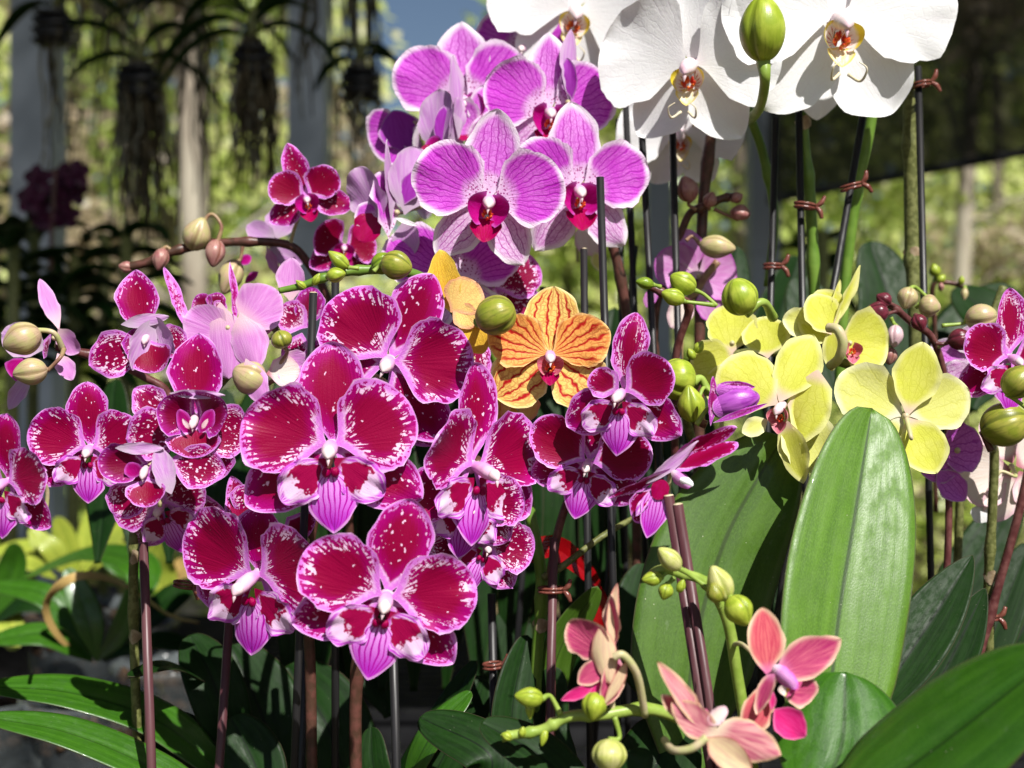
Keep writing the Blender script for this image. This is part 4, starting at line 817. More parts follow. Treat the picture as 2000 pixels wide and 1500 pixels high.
cflower(LM, 285, 915, .59, 90, [('petal', 'plum_petal', (290, 905), (190, 902), 78, 'petalw', dict(db=4, dt=-12, cup=.25)), ('petal', 'plum_petal', (285, 920), (330, 930), 80, 'petalw', dict(db=0, dt=-4)), ('petal', 'dusty_back', (335, 965), (300, 872), 44, 'leafp', dict(db=-16, dt=-22, tw=20, skew=.2)), ('petal', 'dusty_back', (225, 875), (320, 876), 24, 'leafp', dict(db=-18, dt=-22)), ('lip', 'deep_magenta', (286, 930), (290, 990), 78, 'petalw', dict(db=-6, dt=-26, cup=.2)), ('lip', 'lip_crimson_magenta', (270, 930), (250, 905), 34, 'ear', dict(db=-8, dt=-20)), ('sepal', 'magenta_spotted', (270, 940), (225, 1010), 80, 'sepal', dict(db=16, dt=16)), ('sepal', 'magenta_spotted', (330, 900), (440, 920), 90, 'sepal', dict(db=16, dt=16))], col='column_white', frame=(0, 0, 20), label='low hooded bloom with a pale rolled hood and crimson lip')
flower(LM, 'M', 176, 876, .62, 112, roll=2, yaw=4, pitch=6, label='bloom with a white heart shaded by its neighbour')
flower(LM, 'M', 14, 942, .58, 116, roll=6, yaw=-22, pitch=6, label='bloom cut by the left edge')
flower(LM, 'S', 318, 985, .665, 110, roll=-20, yaw=-12, pitch=18, label='shaded bloom at the bottom of the left cluster')
# ---- central magenta plant
CM = plant(690, .66, 'magenta orchid in the centre foreground with the largest white edged crimson blooms')
stem(CM, [(610, 1560, .66), (606, 1300, .66), (600, 1100, .655), (640, 900, .65), (700, 740, .66), (760, 650, .67)], .0030, 'stem_dark', (.3,))
stem(CM, [(695, 1560, .66), (700, 1300, .655), (760, 1100, .65), (860, 960, .65), (940, 900, .66)], .0034, 'stem_dark', (.25,))
flower(CM, 'S', 962, 570, .71, 98, roll=-12, yaw=0, pitch=4, skip=('lip',), ov=dict(dor=(-12, .95, .8, 'sepal'), dm='magenta_sepal'))
cflower(CM, 925, 700, .665, 60, [('petal', 'magenta_spotted', (925, 760), (928, 655), 66, 'petal', dict(tw=20)), ('sepal', 'magenta_spotted', (930, 780), (950, 690), 40, 'sepal', dict(db=10, dt=10))], label='narrow side-on bloom left of the orange flower')
flower(CM, 'M', 760, 706, .636, 162, roll=26, yaw=0, pitch=6, skip=('lip',), ov=dict(dor=(-2, 1.15, .68, 'dorsal'), dm='magenta_sepal'), label='bloom tilted to the right, highest of the big ones')
flower(CM, 'S', 945, 1062, .635, 104, roll=25, yaw=24, pitch=6, label='heavily speckled bloom behind, showing only its right side')
flower(CM, 'S', 915, 985, .622, 112, roll=12, yaw=20, pitch=6, skip=('dor', 'lp', 'ls'))
flower(CM, 'M', 925, 912, .618, 160, roll=4, yaw=38, pitch=4, ov=dict(wlp=1.0, blp=.55, brp=-.1, dor=(0, 1.25, .62, 'dorsal'), dm='magenta_sepal', ck=1.6), label='bloom facing right with its left petal shaded and on edge')
flower(CM, 'M', 648, 872, .58, 176, roll=-2, yaw=0, pitch=2, label='widest bloom, right in front with its white column facing the viewer')
cflower(CM, 800, 790, .655, 80, [('sepal', 'magenta_spotted', (790, 760), (850, 870), 110, 'sepal', {}), ], label='speckled sepals behind the widest bloom')
flower(CM, 'M', 502, 1124, .598, 166, roll=6, yaw=-22, pitch=8, ov=dict(sep=(114, 1.0, .66, 'sepal'), dor=(0, .82, .7, 'dorsal'), ck=1.5), label='lowest left bloom facing left')
flower(CM, 'M', 755, 1166, .553, 170, roll=13, yaw=3, pitch=5, ov=dict(pet=(68, 1.03, .95, 'petal'), dm='magenta_sepal', sep=(122, 1.12, .64, 'sepal')), label='lowest bloom, tilted right above the bare stems')
cflower(CM, 480, 980, .64, 90, [('sepal', 'magenta_spotted', (520, 960), (470, 1010), 100, 'petalw', {}), ('petal', 'deep_magenta', (560, 1010), (600, 1050), 90, 'petalw', {}), ('sepal', 'deep_magenta', (500, 1080), (450, 930), 60, 'sepal', {})], label='dark bloom in shadow under the widest one')
# ---- right magenta plant
RM = plant(1230, .66, 'magenta orchid right of the centre below the orange flower, with an opening violet bud')
stem(RM, [(1076, 1560, .68), (1078, 1250, .675), (1082, 1080, .67), (1120, 950, .665), (1190, 820, .66), (1260, 780, .66), (1380, 830, .65)], .0023, 'stem_maroon', (.3,))
flower(RM, 'D', 1150, 905, .63, 116, roll=14, yaw=-10, pitch=4, ov=dict(lip='wide', pet=(62, 1.08, .92, 'petal'), sep=(118, 1.0, .7, 'sepal'), ck=1.2), label='lower bloom with a broad white lip in the shade')
flower(RM, 'D', 1216, 768, .605, 128, roll=5, yaw=-20, pitch=4, ov=dict(lip='wide', wlp=.6, klp=.6, pet=(60, .88, .86, 'petal'), dor=(4, 1.22, .58, 'dorsal'), dm='magenta_petal', ck=1.4), label='upper bloom touching the orange flower')
cflower(RM, 1318, 930, .575, 90, [('petal', 'deep_magenta', (1300, 925), (1440, 862), 66, 'petal', dict(tw=-58, db=6, dt=-6)), ('petal', 'deep_magenta', (1305, 900), (1432, 826), 44, 'petalw', dict(tw=35, db=10, dt=14, bend=.3)), ('petal', 'dusty_back', (1262, 945), (1366, 862), 26, 'leafp', dict(tw=20, db=-4, dt=-4)), ('petal', 'deep_magenta', (1310, 915), (1190, 978), 34, 'leafp', dict(tw=-50, db=-4, dt=-8)), ('sepal', 'deep_magenta', (1290, 950), (1240, 1020), 70, 'sepal', dict(db=12, dt=12)), ('lip', 'lip_tongue', (1290, 945), (1264, 1052), 56, 'tongue', dict(db=-6, dt=-10)), ('lip', 'lip_crimson', (1298, 938), (1280, 975), 36, 'ear', dict(db=-10, dt=-12)), ('lip', 'lip_blotched', (1275, 960), (1240, 1008), 20, 'leafp', dict(db=-6, dt=-12, tw=30)), ('column', 'pink_mauve', (1312, 920), (1348, 952), 26, 'oval', dict(db=-12, dt=-26, cup=-.4)), ('column', 'white_petal', (1328, 935), (1354, 948), 18, 'oval', dict(db=-22, dt=-28, cup=-.4))], label='bloom seen from above with its petals swept right across the leaf tip')
cflower(RM, 1420, 800, .60, 60, [('sepal', 'plum_petal', (1388, 832), (1396, 735), 24, 'sepal', dict(tw=30)), ('sepal', 'plum_petal', (1392, 826), (1500, 788), 14, 'narrow', dict(db=-8, dt=-10)), ('petal', 'violet_bud', (1392, 800), (1480, 772), 66, 'oval', dict(db=-2, dt=-4, cup=-.35)), ('petal', 'violet_bud', (1398, 760), (1474, 770), 40, 'oval', dict(db=0, dt=-2, cup=-.3)), ('sepal', 'plum_petal', (1400, 752), (1476, 756), 20, 'leafp', dict(db=4, dt=2))], label='violet bud just opening')
bud(RM, 1432, 786, .605, 32, 50, 76, 'bud_violet', [(1380, 800), (1360, 830)], tip=.2)
# ---- orange and amber
OR = plant(985, .68, 'orange orchid with red stripes and a spray of green buds pointing left')
stem(OR, [(1040, 1560, .69), (1048, 1300, .685), (1058, 1140, .68), (1035, 1000, .68), (1010, 860, .69), (960, 680, .69), (900, 620, .67), (850, 560, .66), (790, 530, .65), (700, 528, .645), (640, 540, .64), (590, 558, .64), (545, 568, .64)], [.0034, .0034, .0032, .003, .0026, .0022, .0016], 'stem_green', (.15, .5, .75, .85, .92), sheaths=(.12,))
stem(OR, [(1062, 1128, .675), (1100, 1105, .672), (1180, 1045, .68), (1260, 1000, .70)], [.0022, .0018, .0016], 'stem_olive', name='side_shoot')
flower(OR, 'O', 1074, 694, .632, 124, roll=1, yaw=0, pitch=2, ped='pedicel_green')
cflower(OR, 910, 605, .635, 80, [('sepal', 'amber_petal', (885, 610), (854, 486), 66, 'sepal', dict(tw=-15, bend=-.2)), ('petal', 'peach_petal', (880, 610), (930, 550), 84, 'petalw', dict(tw=10, db=-6, dt=-10)), ('petal', 'peach_petal', (890, 590), (925, 640), 50, 'petalw', dict(db=-4, dt=-6)), ('sepal', 'amber_petal', (905, 615), (945, 690), 66, 'sepal', dict(db=2, dt=4)), ('sepal', 'amber_petal', (880, 610), (870, 560), 30, 'sepal', dict(db=2, dt=4))], label='amber bloom turned away behind the round green bud', ped='pedicel_green')
bud(OR, 968, 616, .612, 39, 41, 70, 'bud_olive', [(930, 634, .03), (892, 618, .05)], tip=-.1, prad=.0018)
bud(OR, 774, 518, .63, 29, 31, 105, 'bud_olive', [(740, 520), (730, 530)], tip=.2); bud(OR, 748, 514, .64, 22, 24, 60, 'bud_green', [(730, 528)], tip=.2)
bud(OR, 656, 537, .63, 15, 19, 80, 'bud_lime', [(640, 542)], tip=.3); bud(OR, 662, 508, .635, 14, 24, -50, 'bud_lime', [(700, 524)], tip=.4)
bud(OR, 588, 556, .638, 7, 12, -50, 'bud_lime', tip=.4); bud(OR, 618, 546, .638, 8, 13, 30, 'bud_lime', tip=.4)
cflower(OR, 1010, 800, .67, 70, [('sepal', 'peach_petal', (1010, 760), (1020, 830), 80, 'sepal', {}), ('petal', 'amber_petal', (990, 770), (960, 850), 80, 'petalw', {})], label='orange bloom deep in shade below the striped one', ped='pedicel_green')
# ---- yellow
YL = plant(1580, .70, 'yellow orchid with five soft yellow blooms above the tall green leaf')
stem(YL, [(1440, 1300, .71), (1400, 1000, .71), (1340, 800, .70), (1420, 700, .70), (1560, 690, .69), (1680, 720, .68), (1760, 760, .67)], .0026, 'stem_olive', (.5, .7))
stem(YL, [(1318, 900, .70), (1320, 700, .69), (1345, 600, .68), (1300, 575, .67), (1262, 556, .67)], .0022, 'stem_maroon', (.5, .8))
cflower(YL, 1430, 670, .675, 90, [('petal', 'yellow_petal', (1430, 690), (1425, 594), 100, 'petalw', {}), ('sepal', 'yellow_petal', (1440, 700), (1348, 718), 100, 'sepal', {}), ('sepal', 'yellow_petal', (1440, 700), (1400, 800), 90, 'sepal', dict(dt=8)), ('petal', 'yellow_petal', (1500, 700), (1490, 618), 92, 'petalw', dict(db=-8, dt=-8))], label='yellow bloom at the left behind the others')
cflower(YL, 1660, 670, .665, 90, [('petal', 'yellow_petal', (1635, 668), (1738, 668), 130, 'petalw', {}), ('sepal', 'yellow_petal', (1640, 660), (1560, 610), 76, 'sepal', dict(db=4, dt=8)), ('petal', 'pale_yellow_petal', (1600, 640), (1530, 620), 60, 'petalw', dict(db=8, dt=8)), ('sepal', 'yellow_petal', (1632, 640), (1598, 566), 80, 'sepal', dict(db=4)), ('sepal', 'yellow_petal', (1625, 640), (1688, 522), 26, 'narrow', dict(tw=30, db=-8, dt=-16, skew=-.3)), ('sepal', 'yellow_petal', (1622, 625), (1642, 546), 24, 'narrow', dict(tw=40, db=-4)), ('petal', 'yellow_petal', (1628, 655), (1585, 575), 74, 'petalw', dict(tw=10, db=-10, dt=-12)), ('sepal', 'yellow_petal', (1625, 635), (1624, 725), 36, 'sepal', dict(tw=30, db=-10, dt=-14))], lip='red', label='yellow bloom turned away with a narrow sepal standing up and a curled stalk')
mbx = MB(); tube(mbx, M['pedicel_pale'], [P(1618, 640, .65), P(1636, 644, .645), P(1646, 670, .645), P(1638, 700, .65), P(1622, 714, .66)], .0026, 10); link('pedicel', mbx, YL)
cflower(YL, 1530, 792, .62, 110, [('petal', 'yellow_petal', (1520, 790), (1408, 712), 128, 'petalw', dict(bend=-.15, cup=-.05)), ('sepal', 'yellow_petal', (1522, 785), (1590, 650), 90, 'sepal', dict(tw=-12, bend=-.3)), ('sepal', 'yellow_petal', (1535, 820), (1568, 945), 60, 'leafp', dict(tw=30)), ('sepal', 'pale_yellow_petal', (1550, 800), (1604, 920), 110, 'petalw', dict(db=12, dt=14)), ('petal', 'yellow_petal', (1538, 790), (1590, 800), 100, 'petalw', dict(db=4, dt=0)), ('petal', 'yellow_petal', (1598, 722), (1560, 866), 86, 'leafp', dict(db=-14, dt=-22, tw=25, cup=-.15, bend=-.3)), ('sepal', 'pale_yellow_petal', (1500, 820), (1450, 845), 40, 'sepal', dict(db=6))], lip='red', col='column_white', frame=(0, -38, 10), label='yellow bloom facing left with its right petal folded forward')
cflower(YL, 1768, 808, .625, 110, [('sepal', 'yellow_petal', (1772, 812), (1800, 668), 94, 'dorsal', dict(db=-8, dt=-12, tw=0, bend=.15)), ('petal', 'pale_yellow_petal', (1765, 812), (1632, 738), 124, 'petalw', dict(bend=.15)), ('petal', 'pale_yellow_petal', (1775, 812), (1890, 762), 112, 'petalw', dict(bend=.15)), ('sepal', 'yellow_petal', (1772, 815), (1828, 924), 96, 'sepal', dict(db=-6, dt=-10, bend=.15)), ('sepal', 'pale_yellow_petal', (1762, 815), (1700, 900), 90, 'sepal', dict(db=2))], label='pale yellow bloom seen from behind, rightmost of the yellow ones', backdir=(.02, -.6, -.8), ped='pedicel_pale')
bud(YL, 1445, 580, .64, 36, 37, -20, 'bud_lime', [(1490, 590), (1510, 620, .02)], tip=.1, prad=.0022)
bud(YL, 1334, 553, .65, 23, 28, -60, 'bud_lime', [(1375, 575), (1400, 598)], tip=.25); bud(YL, 1315, 580, .645, 17, 24, -70, 'bud_lime', [(1345, 590), (1395, 596)], tip=.3); bud(YL, 1260, 553, .655, 12, 18, -80, 'bud_green', [(1290, 560)], tip=.3)
bud(YL, 1322, 740, .64, 42, 36, -80, 'bud_lime', [(1370, 740), (1385, 770)], tip=.1, prad=.002); bud(YL, 1350, 790, .62, 27, 36, -10, 'bud_lime', [(1372, 760, .01), (1385, 770, .02)], tip=.4)
bud(YL, 1365, 678, .66, 10, 13, 30, 'bud_lime'); bud(YL, 1350, 692, .66, 9, 12, -30, 'bud_lime')
leaf(YL, [(1600, 1620, .545), (1635, 1240, .570), (1672, 1000, .592), (1704, 798, .615)], 268, (.34, -1, .50), 'leaf_bright', 'leaf', fold=.26, droop=.10, tipn=.04, ruf=.008)
leaf(YL, [(1335, 1560, .60), (1352, 1300, .615), (1415, 1060, .63), (1530, 852, .64)], 272, (.22, -1, .40), 'leaf_moss', 'leaf', fold=.06, droop=.12, ruf=.02)
leaf(YL, [(1560, 1590, .505), (1640, 1470, .522), (1652, 1312, .547)], 268, (-.05, -.8, 1.0), 'leaf_mid', 'leaf', fold=.10, droop=.25)
leaf(YL, [(1560, 1640, .50), (1800, 1480, .48), (2060, 1280, .46)], 250, (-.45, -.75, .85), 'leaf_mid', 'leaf', fold=.12, droop=.15)
leaf(YL, [(1680, 1420, .63), (1800, 1240, .65), (1900, 1084, .67)], 118, (-.4, -1, .25), 'leaf_shaded', 'leafp', fold=.25)
leaf(YL, [(1760, 1450, .64), (1850, 1300, .65), (1925, 1148, .66)], 96, (-.2, -1, .3), 'leaf_shaded', 'leafp', fold=.3)
# ---- coral
CO = plant(1400, .56, 'coral pink orchid low at the front right with three blooms')
stem(CO, [(1500, 1600, .55), (1440, 1500, .545), (1350, 1418, .54), (1270, 1385, .535), (1180, 1395, .53), (1110, 1400, .53), (1060, 1425, .53), (1000, 1436, .53), (980, 1442, .53)], [.0028, .0026, .0026, .0022, .0018], 'pedicel_green', (.4, .55, .7, .8, .9))
stem(CO, [(1470, 1500, .57), (1440, 1320, .565), (1420, 1210, .56), (1380, 1140, .555), (1330, 1120, .55), (1290, 1112, .55), (1262, 1130, .55)], [.0028, .0026, .0022, .0018], 'pedicel_green', (.5, .65, .8))
for a in [(1034, 1362, .525, 20, 28, -80, 'bud_lime', [(1075, 1360), (1095, 1395)]), (1160, 1378, .52, 25, 27, 190, 'bud_lime', [(1165, 1400)]), (1190, 1476, .515, 35, 32, 180, 'bud_pale_lime', [(1210, 1440), (1200, 1400)]), (1308, 1092, .54, 20, 30, -45, 'bud_pale_lime', [(1350, 1125), (1385, 1150)]), (1274, 1130, .545, 15, 20, -95, 'bud_lime', [(1300, 1118)]), (1300, 1155, .545, 15, 16, 200, 'bud_lime', [(1315, 1130)]), (1406, 1140, .535, 26, 38, -25, 'bud_pale_lime', [(1420, 1180)]), (1397, 1158, .53, 18, 20, -20, 'bud_olive', [(1405, 1185)]), (1443, 1192, .53, 29, 31, 150, 'bud_lime', [(1420, 1180, .01)]), (990, 1438, .528, 9, 11, -60, 'bud_lime', None), (1020, 1430, .528, 8, 11, 10, 'bud_lime', None), (1062, 1440, .528, 8, 16, 195, 'bud_lime', None), (1330, 1145, .545, 9, 14, 20, 'bud_lime', None), (1035, 1385, .53, 9, 18, 180, 'bud_lime', None)]: bud(CO, *a)
cflower(CO, 1190, 1275, .52, 80, [('petal', 'rosy_petal', (1192, 1285), (1110, 1215), 84, 'petalw', dict(tw=-20)), ('petal', 'rosy_petal', (1196, 1270), (1206, 1160), 46, 'sepal', dict(tw=-50, db=4, dt=6, bend=.4)), ('sepal', 'cream_back', (1200, 1270), (1178, 1146), 26, 'leafp', dict(tw=20, skew=1.1, db=-2, bend=-.1)), ('sepal', 'cream_back', (1172, 1222), (1192, 1338), 50, 'leafp', dict(db=-14, dt=-14, cup=-.2)), ('sepal', 'rosy_petal', (1195, 1285), (1128, 1335), 46, 'sepal', dict(tw=10)), ('petal', 'rosy_petal', (1205, 1275), (1186, 1380), 60, 'sepal', dict(tw=-30, db=2)), ('petal', 'cream_back', (1224, 1290), (1190, 1384), 24, 'leafp', dict(db=-4, dt=-4, skew=.5)), ('lip', 'hot_pink_lip', (1160, 1340), (1096, 1368), 24, 'leafp', {}), ('lip', 'hot_pink_lip', (1180, 1330), (1140, 1352), 26, 'ear', {})], label='rose bloom in profile facing left with cream edged petals')
mbx = MB(); tube(mbx, M['pedicel_pale'], [P(1198, 1284, .515), P(1218, 1280, .515), P(1245, 1320, .52), P(1260, 1398, .53)], .0017, 10); link('pedicel', mbx, CO)
cflower(CO, 1512, 1330, .515, 105, [('sepal', 'coral_petal', (1500, 1320), (1490, 1186), 76, 'sepal', dict(tw=8)), ('sepal', 'rosy_petal', (1520, 1345), (1600, 1345), 70, 'sepal', dict(tw=0, db=4)), ('petal', 'rosy_petal', (1515, 1318), (1642, 1248), 78, 'leafp', dict(tw=-10, bend=.15)), ('sepal', 'coral_petal', (1498, 1330), (1460, 1442), 68, 'sepal', dict(tw=-12)), ('petal', 'rosy_petal', (1512, 1310), (1476, 1395), 40, 'leafp', dict(tw=55, db=-10, dt=-26)), ('lip', 'hot_pink_lip', (1512, 1385), (1574, 1440), 62, 'leafp', dict(db=-4, dt=-12, cup=.15)), ('lip', 'hot_pink_lip', (1510, 1350), (1508, 1388), 14, 'narrow', dict(db=-14, dt=-14)), ('lip', 'yellow_ear', (1520, 1345), (1548, 1352), 20, 'ear', dict(db=-10, dt=-10)), ('column', 'pink_mauve', (1510, 1300), (1558, 1345), 32, 'oval', dict(db=-16, dt=-28, cup=-.4)), ('lip', 'hot_pink_lip', (1535, 1362), (1568, 1330), 12, 'narrow', dict(db=-14, dt=-18))], col=None, label='open coral bloom with a hot pink lip')
cflower(CO, 1400, 1430, .495, 90, [('sepal', 'pink_cream_back', (1385, 1430), (1286, 1292), 44, 'leafp', dict(tw=25)), ('petal', 'coral_petal', (1370, 1420), (1292, 1358), 40, 'sepal', dict(db=6, dt=6)), ('petal', 'pink_cream_back', (1400, 1440), (1312, 1372), 62, 'leafp', dict(db=-8, dt=-8)), ('sepal', 'cream_back', (1360, 1400), (1322, 1334), 40, 'leafp', dict(db=8, dt=8)), ('petal', 'pink_cream_back', (1392, 1418), (1528, 1478), 78, 'leafp', dict(db=-6, dt=-12, cup=-.1)), ('sepal', 'cream_back', (1380, 1440), (1470, 1510), 60, 'leafp', dict(db=-12, dt=-14)), ('petal', 'blush_petal', (1382, 1415), (1420, 1382), 30, 'oval', dict(db=-10, dt=-8)), ('lip', 'hot_pink_lip', (1384, 1410), (1378, 1384), 12, 'leafp', dict(db=-2, dt=-2))], label='coral bloom seen from behind at the bottom edge', ped='pedicel_pale')
mbx = MB(); tube(mbx, M['pedicel_pale'], [P(1380, 1440, .49), P(1350, 1462, .49), P(1315, 1465, .495), P(1298, 1445, .51)], .0016, 10); link('pedicel', mbx, CO)
# ---- far right plants
FR = plant(1960, .66, 'magenta orchid cut by the right edge with a spray of tiny maroon buds')
stem(FR, [(1820, 1300, .70), (1850, 1100, .70), (1850, 800, .70), (1826, 670, .69), (1780, 630, .685), (1745, 600, .68), (1722, 590, .68)], .0020, 'stem_maroon', (.8,))
stem(FR, [(1880, 1400, .69), (1940, 1180, .69), (1995, 980, .685), (2040, 760, .68)], .0024, 'stem_maroon', (.3,))
for a in [(1726, 585, .675, 15, 16, -60, 'bud_maroon', [(1745, 598)]), (1713, 610, .67, 22, 22, -80, 'bud_maroon', [(1750, 608)]), (1795, 630, .67, 16, 17, 160, 'bud_maroon', [(1790, 620)]), (1876, 663, .665, 22, 24, 80, 'bud_maroon', [(1845, 672), (1826, 670)])]: bud(FR, *a, ped='stem_maroon')
flower(FR, 'D', 1972, 700, .64, 112, roll=2, yaw=14, pitch=4, ov=dict(dm='magenta_petal', pet=(70, 1, .8, 'petal'), lip='wide'))
bud(FR, 1990, 745, .60, 32, 36, 40, 'bud_olive', [(2010, 800)])
PS = plant(1880, .74, 'pale striped lavender orchid half hidden behind the rightmost magenta bloom')
stem(PS, [(1860, 1500, .76), (1870, 1100, .76), (1890, 760, .75), (1930, 640, .75), (1960, 560, .75)], .0026, 'stem_olive')
flower(PS, 'L', 1905, 705, .71, 72, roll=-70, yaw=-10, skip=('lip',), ov=dict(pm='lavender_spotted_sepal'))
cflower(PS, 1870, 880, .68, 100, [('petal', 'violet_bud', (1830, 880), (1920, 870), 100, 'petalw', {}), ('sepal', 'violet_bud', (1880, 900), (1800, 925), 60, 'sepal', dict(dt=4)), ('sepal', 'violet_bud', (1830, 920), (1888, 978), 56, 'leafp', {})], label='violet veined petals under the yellow bloom')
bud(PS, 1916, 620, .68, 27, 30, 80, 'bud_cream', [(1880, 632), (1840, 636)], ped='pedicel_green', tip=.1)
bud(PS, 1772, 582, .70, 20, 22, 200, 'bud_cream', [(1790, 562), (1830, 600)], ped='pedicel_green'); bud(PS, 1815, 598, .70, 23, 20, 100, 'bud_cream', [(1790, 600)], ped='pedicel_green'); bud(PS, 1748, 656, .70, 16, 22, 190, 'bud_blush', [(1745, 630), (1740, 620)], ped='pedicel_green'); bud(PS, 1738, 695, .70, 15, 17, 190, 'bud_pink', [(1745, 670)])
PK = plant(1960, .68, 'pale cream and pink orchid seen from behind at the right edge')
stem(PK, [(1928, 1560, .70), (1932, 1300, .70), (1930, 1150, .695), (1938, 1000, .69), (1942, 890, .685), (1936, 872, .68)], .0026, 'stem_olive', (.3, .5), sheaths=(.42, .2))
cflower(PK, 1975, 910, .70, 90, [('petal', 'blush_petal', (1975, 915), (1870, 940), 130, 'petalw', {}), ('sepal', 'blush_petal', (1985, 920), (1930, 1022), 70, 'sepal', dict(db=-3)), ('sepal', 'blush_petal', (1978, 905), (1930, 800), 80, 'sepal', {}), ('petal', 'blush_petal', (1985, 910), (2060, 860), 130, 'petalw', dict(db=-4)), ('sepal', 'blush_petal', (1990, 920), (2030, 1000), 70, 'sepal', dict(db=-4)), ('sepal', 'white_petal', (1925, 985), (1905, 1020), 40, 'sepal', {})], label='cream bloom from behind with a pinkish centre', backdir=(-.2, -1, -.4))
bud(PK, 1962, 830, .645, 44, 46, 70, 'bud_olive', [(1925, 860), (1936, 880)], ped='stem_dark', tip=.05)
LB_ = plant(1370, .76, 'mauve orchid seen from behind under a sprig of small brown buds')
stem(LB_, [(1290, 1300, .77), (1285, 800, .77), (1280, 620, .765), (1310, 520, .76), (1342, 425, .755), (1370, 405, .75), (1410, 388, .75), (1440, 384, .75)], .0024, 'stem_dark', (.7, .8, .9))
stem(LB_, [(1325, 900, .76), (1330, 640, .76), (1365, 560, .755), (1402, 510, .75)], .0024, 'pedicel_brown', (.6,))
for a in [(1343, 370, .745, 22, 25, -20, 'bud_pink', [(1345, 400), (1360, 410)]), (1387, 390, .745, 14, 15, 20, 'bud_pink', [(1385, 408)]), (1440, 386, .745, 11, 11, 60, 'bud_pink', [(1425, 390)]), (1446, 415, .745, 20, 15, 10, 'bud_pink', [(1415, 418), (1395, 408)]), (1400, 482, .735, 23, 34, 98, 'bud_cream', [(1352, 462), (1340, 470)])]: bud(LB_, *a, ped='pedicel_brown')
cflower(LB_, 1365, 540, .755, 80, [('petal', 'pink_mauve', (1370, 540), (1280, 505), 90, 'petalw', {}), ('sepal', 'pink_mauve', (1350, 530), (1340, 446), 60, 'sepal', {}), ('petal', 'pink_mauve', (1360, 540), (1440, 530), 110, 'petalw', {}), ('sepal', 'pink_mauve', (1375, 560), (1400, 628), 60, 'sepal', {}), ('sepal', 'blush_petal', (1350, 580), (1310, 640), 50, 'sepal', {}), ('sepal', 'pink_mauve', (1280, 560), (1262, 600), 26, 'sepal', {})], label='mauve bloom from behind')
cflower(LB_, 1130, 470, .80, 40, [('sepal', 'blush_petal', (1140, 430), (1160, 500), 60, 'sepal', {}), ('sepal', 'pale_yellow_petal', (1160, 490), (1175, 530), 26, 'sepal', {})], label='pale bloom glimpsed between the black stakes')
# sprig of tiny yellow buds far right
SP = plant(1820, .82, 'sprig of tiny yellow and brown buds above the maroon ones at the right')
stem(SP, [(1828, 1000, .84), (1826, 660, .83), (1822, 560, .82), (1850, 552, .82), (1884, 560, .82)], .0016, 'stem_dark')
for a in [(1826, 528, .81, 11, 13, -20, 'bud_lime', [(1824, 550)]), (1838, 545, .81, 8, 10, 40, 'bud_lime', None), (1884, 574, .815, 7, 12, 190, 'bud_cream', [(1884, 560)]), (1878, 548, .815, 6, 9, 0, 'bud_lime', None), (1838, 560, .81, 9, 6, 90, 'bud_pink', None)]: bud(SP, *a)

# ---- foliage between and under the sprays, mostly darkened in colour to imitate shade
def foliageset(pl, lst, m='leaf_shaded'):
    for (pts, w_, nn, *mm) in lst: leaf(pl, pts, w_, nn, mm[0] if mm else m, 'leaf', fold=.18, droop=.1)
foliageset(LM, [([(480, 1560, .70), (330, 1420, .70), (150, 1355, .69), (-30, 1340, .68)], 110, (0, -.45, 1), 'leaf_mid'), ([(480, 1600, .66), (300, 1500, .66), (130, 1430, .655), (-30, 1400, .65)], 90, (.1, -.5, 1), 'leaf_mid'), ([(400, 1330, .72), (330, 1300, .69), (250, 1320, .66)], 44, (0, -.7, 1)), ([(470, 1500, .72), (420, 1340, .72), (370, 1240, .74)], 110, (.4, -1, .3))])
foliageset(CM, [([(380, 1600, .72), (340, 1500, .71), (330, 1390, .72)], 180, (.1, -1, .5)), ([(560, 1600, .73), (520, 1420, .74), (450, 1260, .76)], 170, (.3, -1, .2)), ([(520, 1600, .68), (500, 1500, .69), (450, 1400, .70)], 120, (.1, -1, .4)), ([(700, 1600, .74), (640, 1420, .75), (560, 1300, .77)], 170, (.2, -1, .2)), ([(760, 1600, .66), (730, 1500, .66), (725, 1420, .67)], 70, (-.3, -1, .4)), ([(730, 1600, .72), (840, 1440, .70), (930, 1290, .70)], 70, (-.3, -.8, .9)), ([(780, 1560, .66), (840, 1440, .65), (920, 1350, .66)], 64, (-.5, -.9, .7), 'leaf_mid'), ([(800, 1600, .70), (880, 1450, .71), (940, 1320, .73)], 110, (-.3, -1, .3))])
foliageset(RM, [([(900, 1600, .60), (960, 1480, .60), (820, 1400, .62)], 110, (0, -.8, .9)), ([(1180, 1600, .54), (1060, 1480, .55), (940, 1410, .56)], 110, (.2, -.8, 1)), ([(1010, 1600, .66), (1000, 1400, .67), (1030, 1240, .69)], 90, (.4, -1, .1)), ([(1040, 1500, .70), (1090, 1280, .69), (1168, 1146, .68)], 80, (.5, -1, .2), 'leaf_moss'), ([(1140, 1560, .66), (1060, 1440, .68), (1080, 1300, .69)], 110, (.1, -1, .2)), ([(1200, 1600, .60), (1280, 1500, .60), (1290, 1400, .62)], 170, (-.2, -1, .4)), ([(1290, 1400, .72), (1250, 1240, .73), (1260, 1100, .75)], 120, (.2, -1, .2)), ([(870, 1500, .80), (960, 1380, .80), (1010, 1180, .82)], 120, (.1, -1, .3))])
foliageset(PK, [([(1830, 1500, .72), (1930, 1260, .74), (2010, 1060, .76)], 90, (-.4, -1, .2)), ([(1900, 1420, .74), (1990, 1240, .75), (2080, 1130, .76)], 120, (-.2, -1, .6)), ([(1780, 1400, .80), (1880, 1150, .82), (1990, 960, .84)], 110, (-.3, -1, .2)), ([(1600, 1300, .74), (1530, 1150, .75), (1500, 1010, .77)], 120, (.2, -1, .1))])
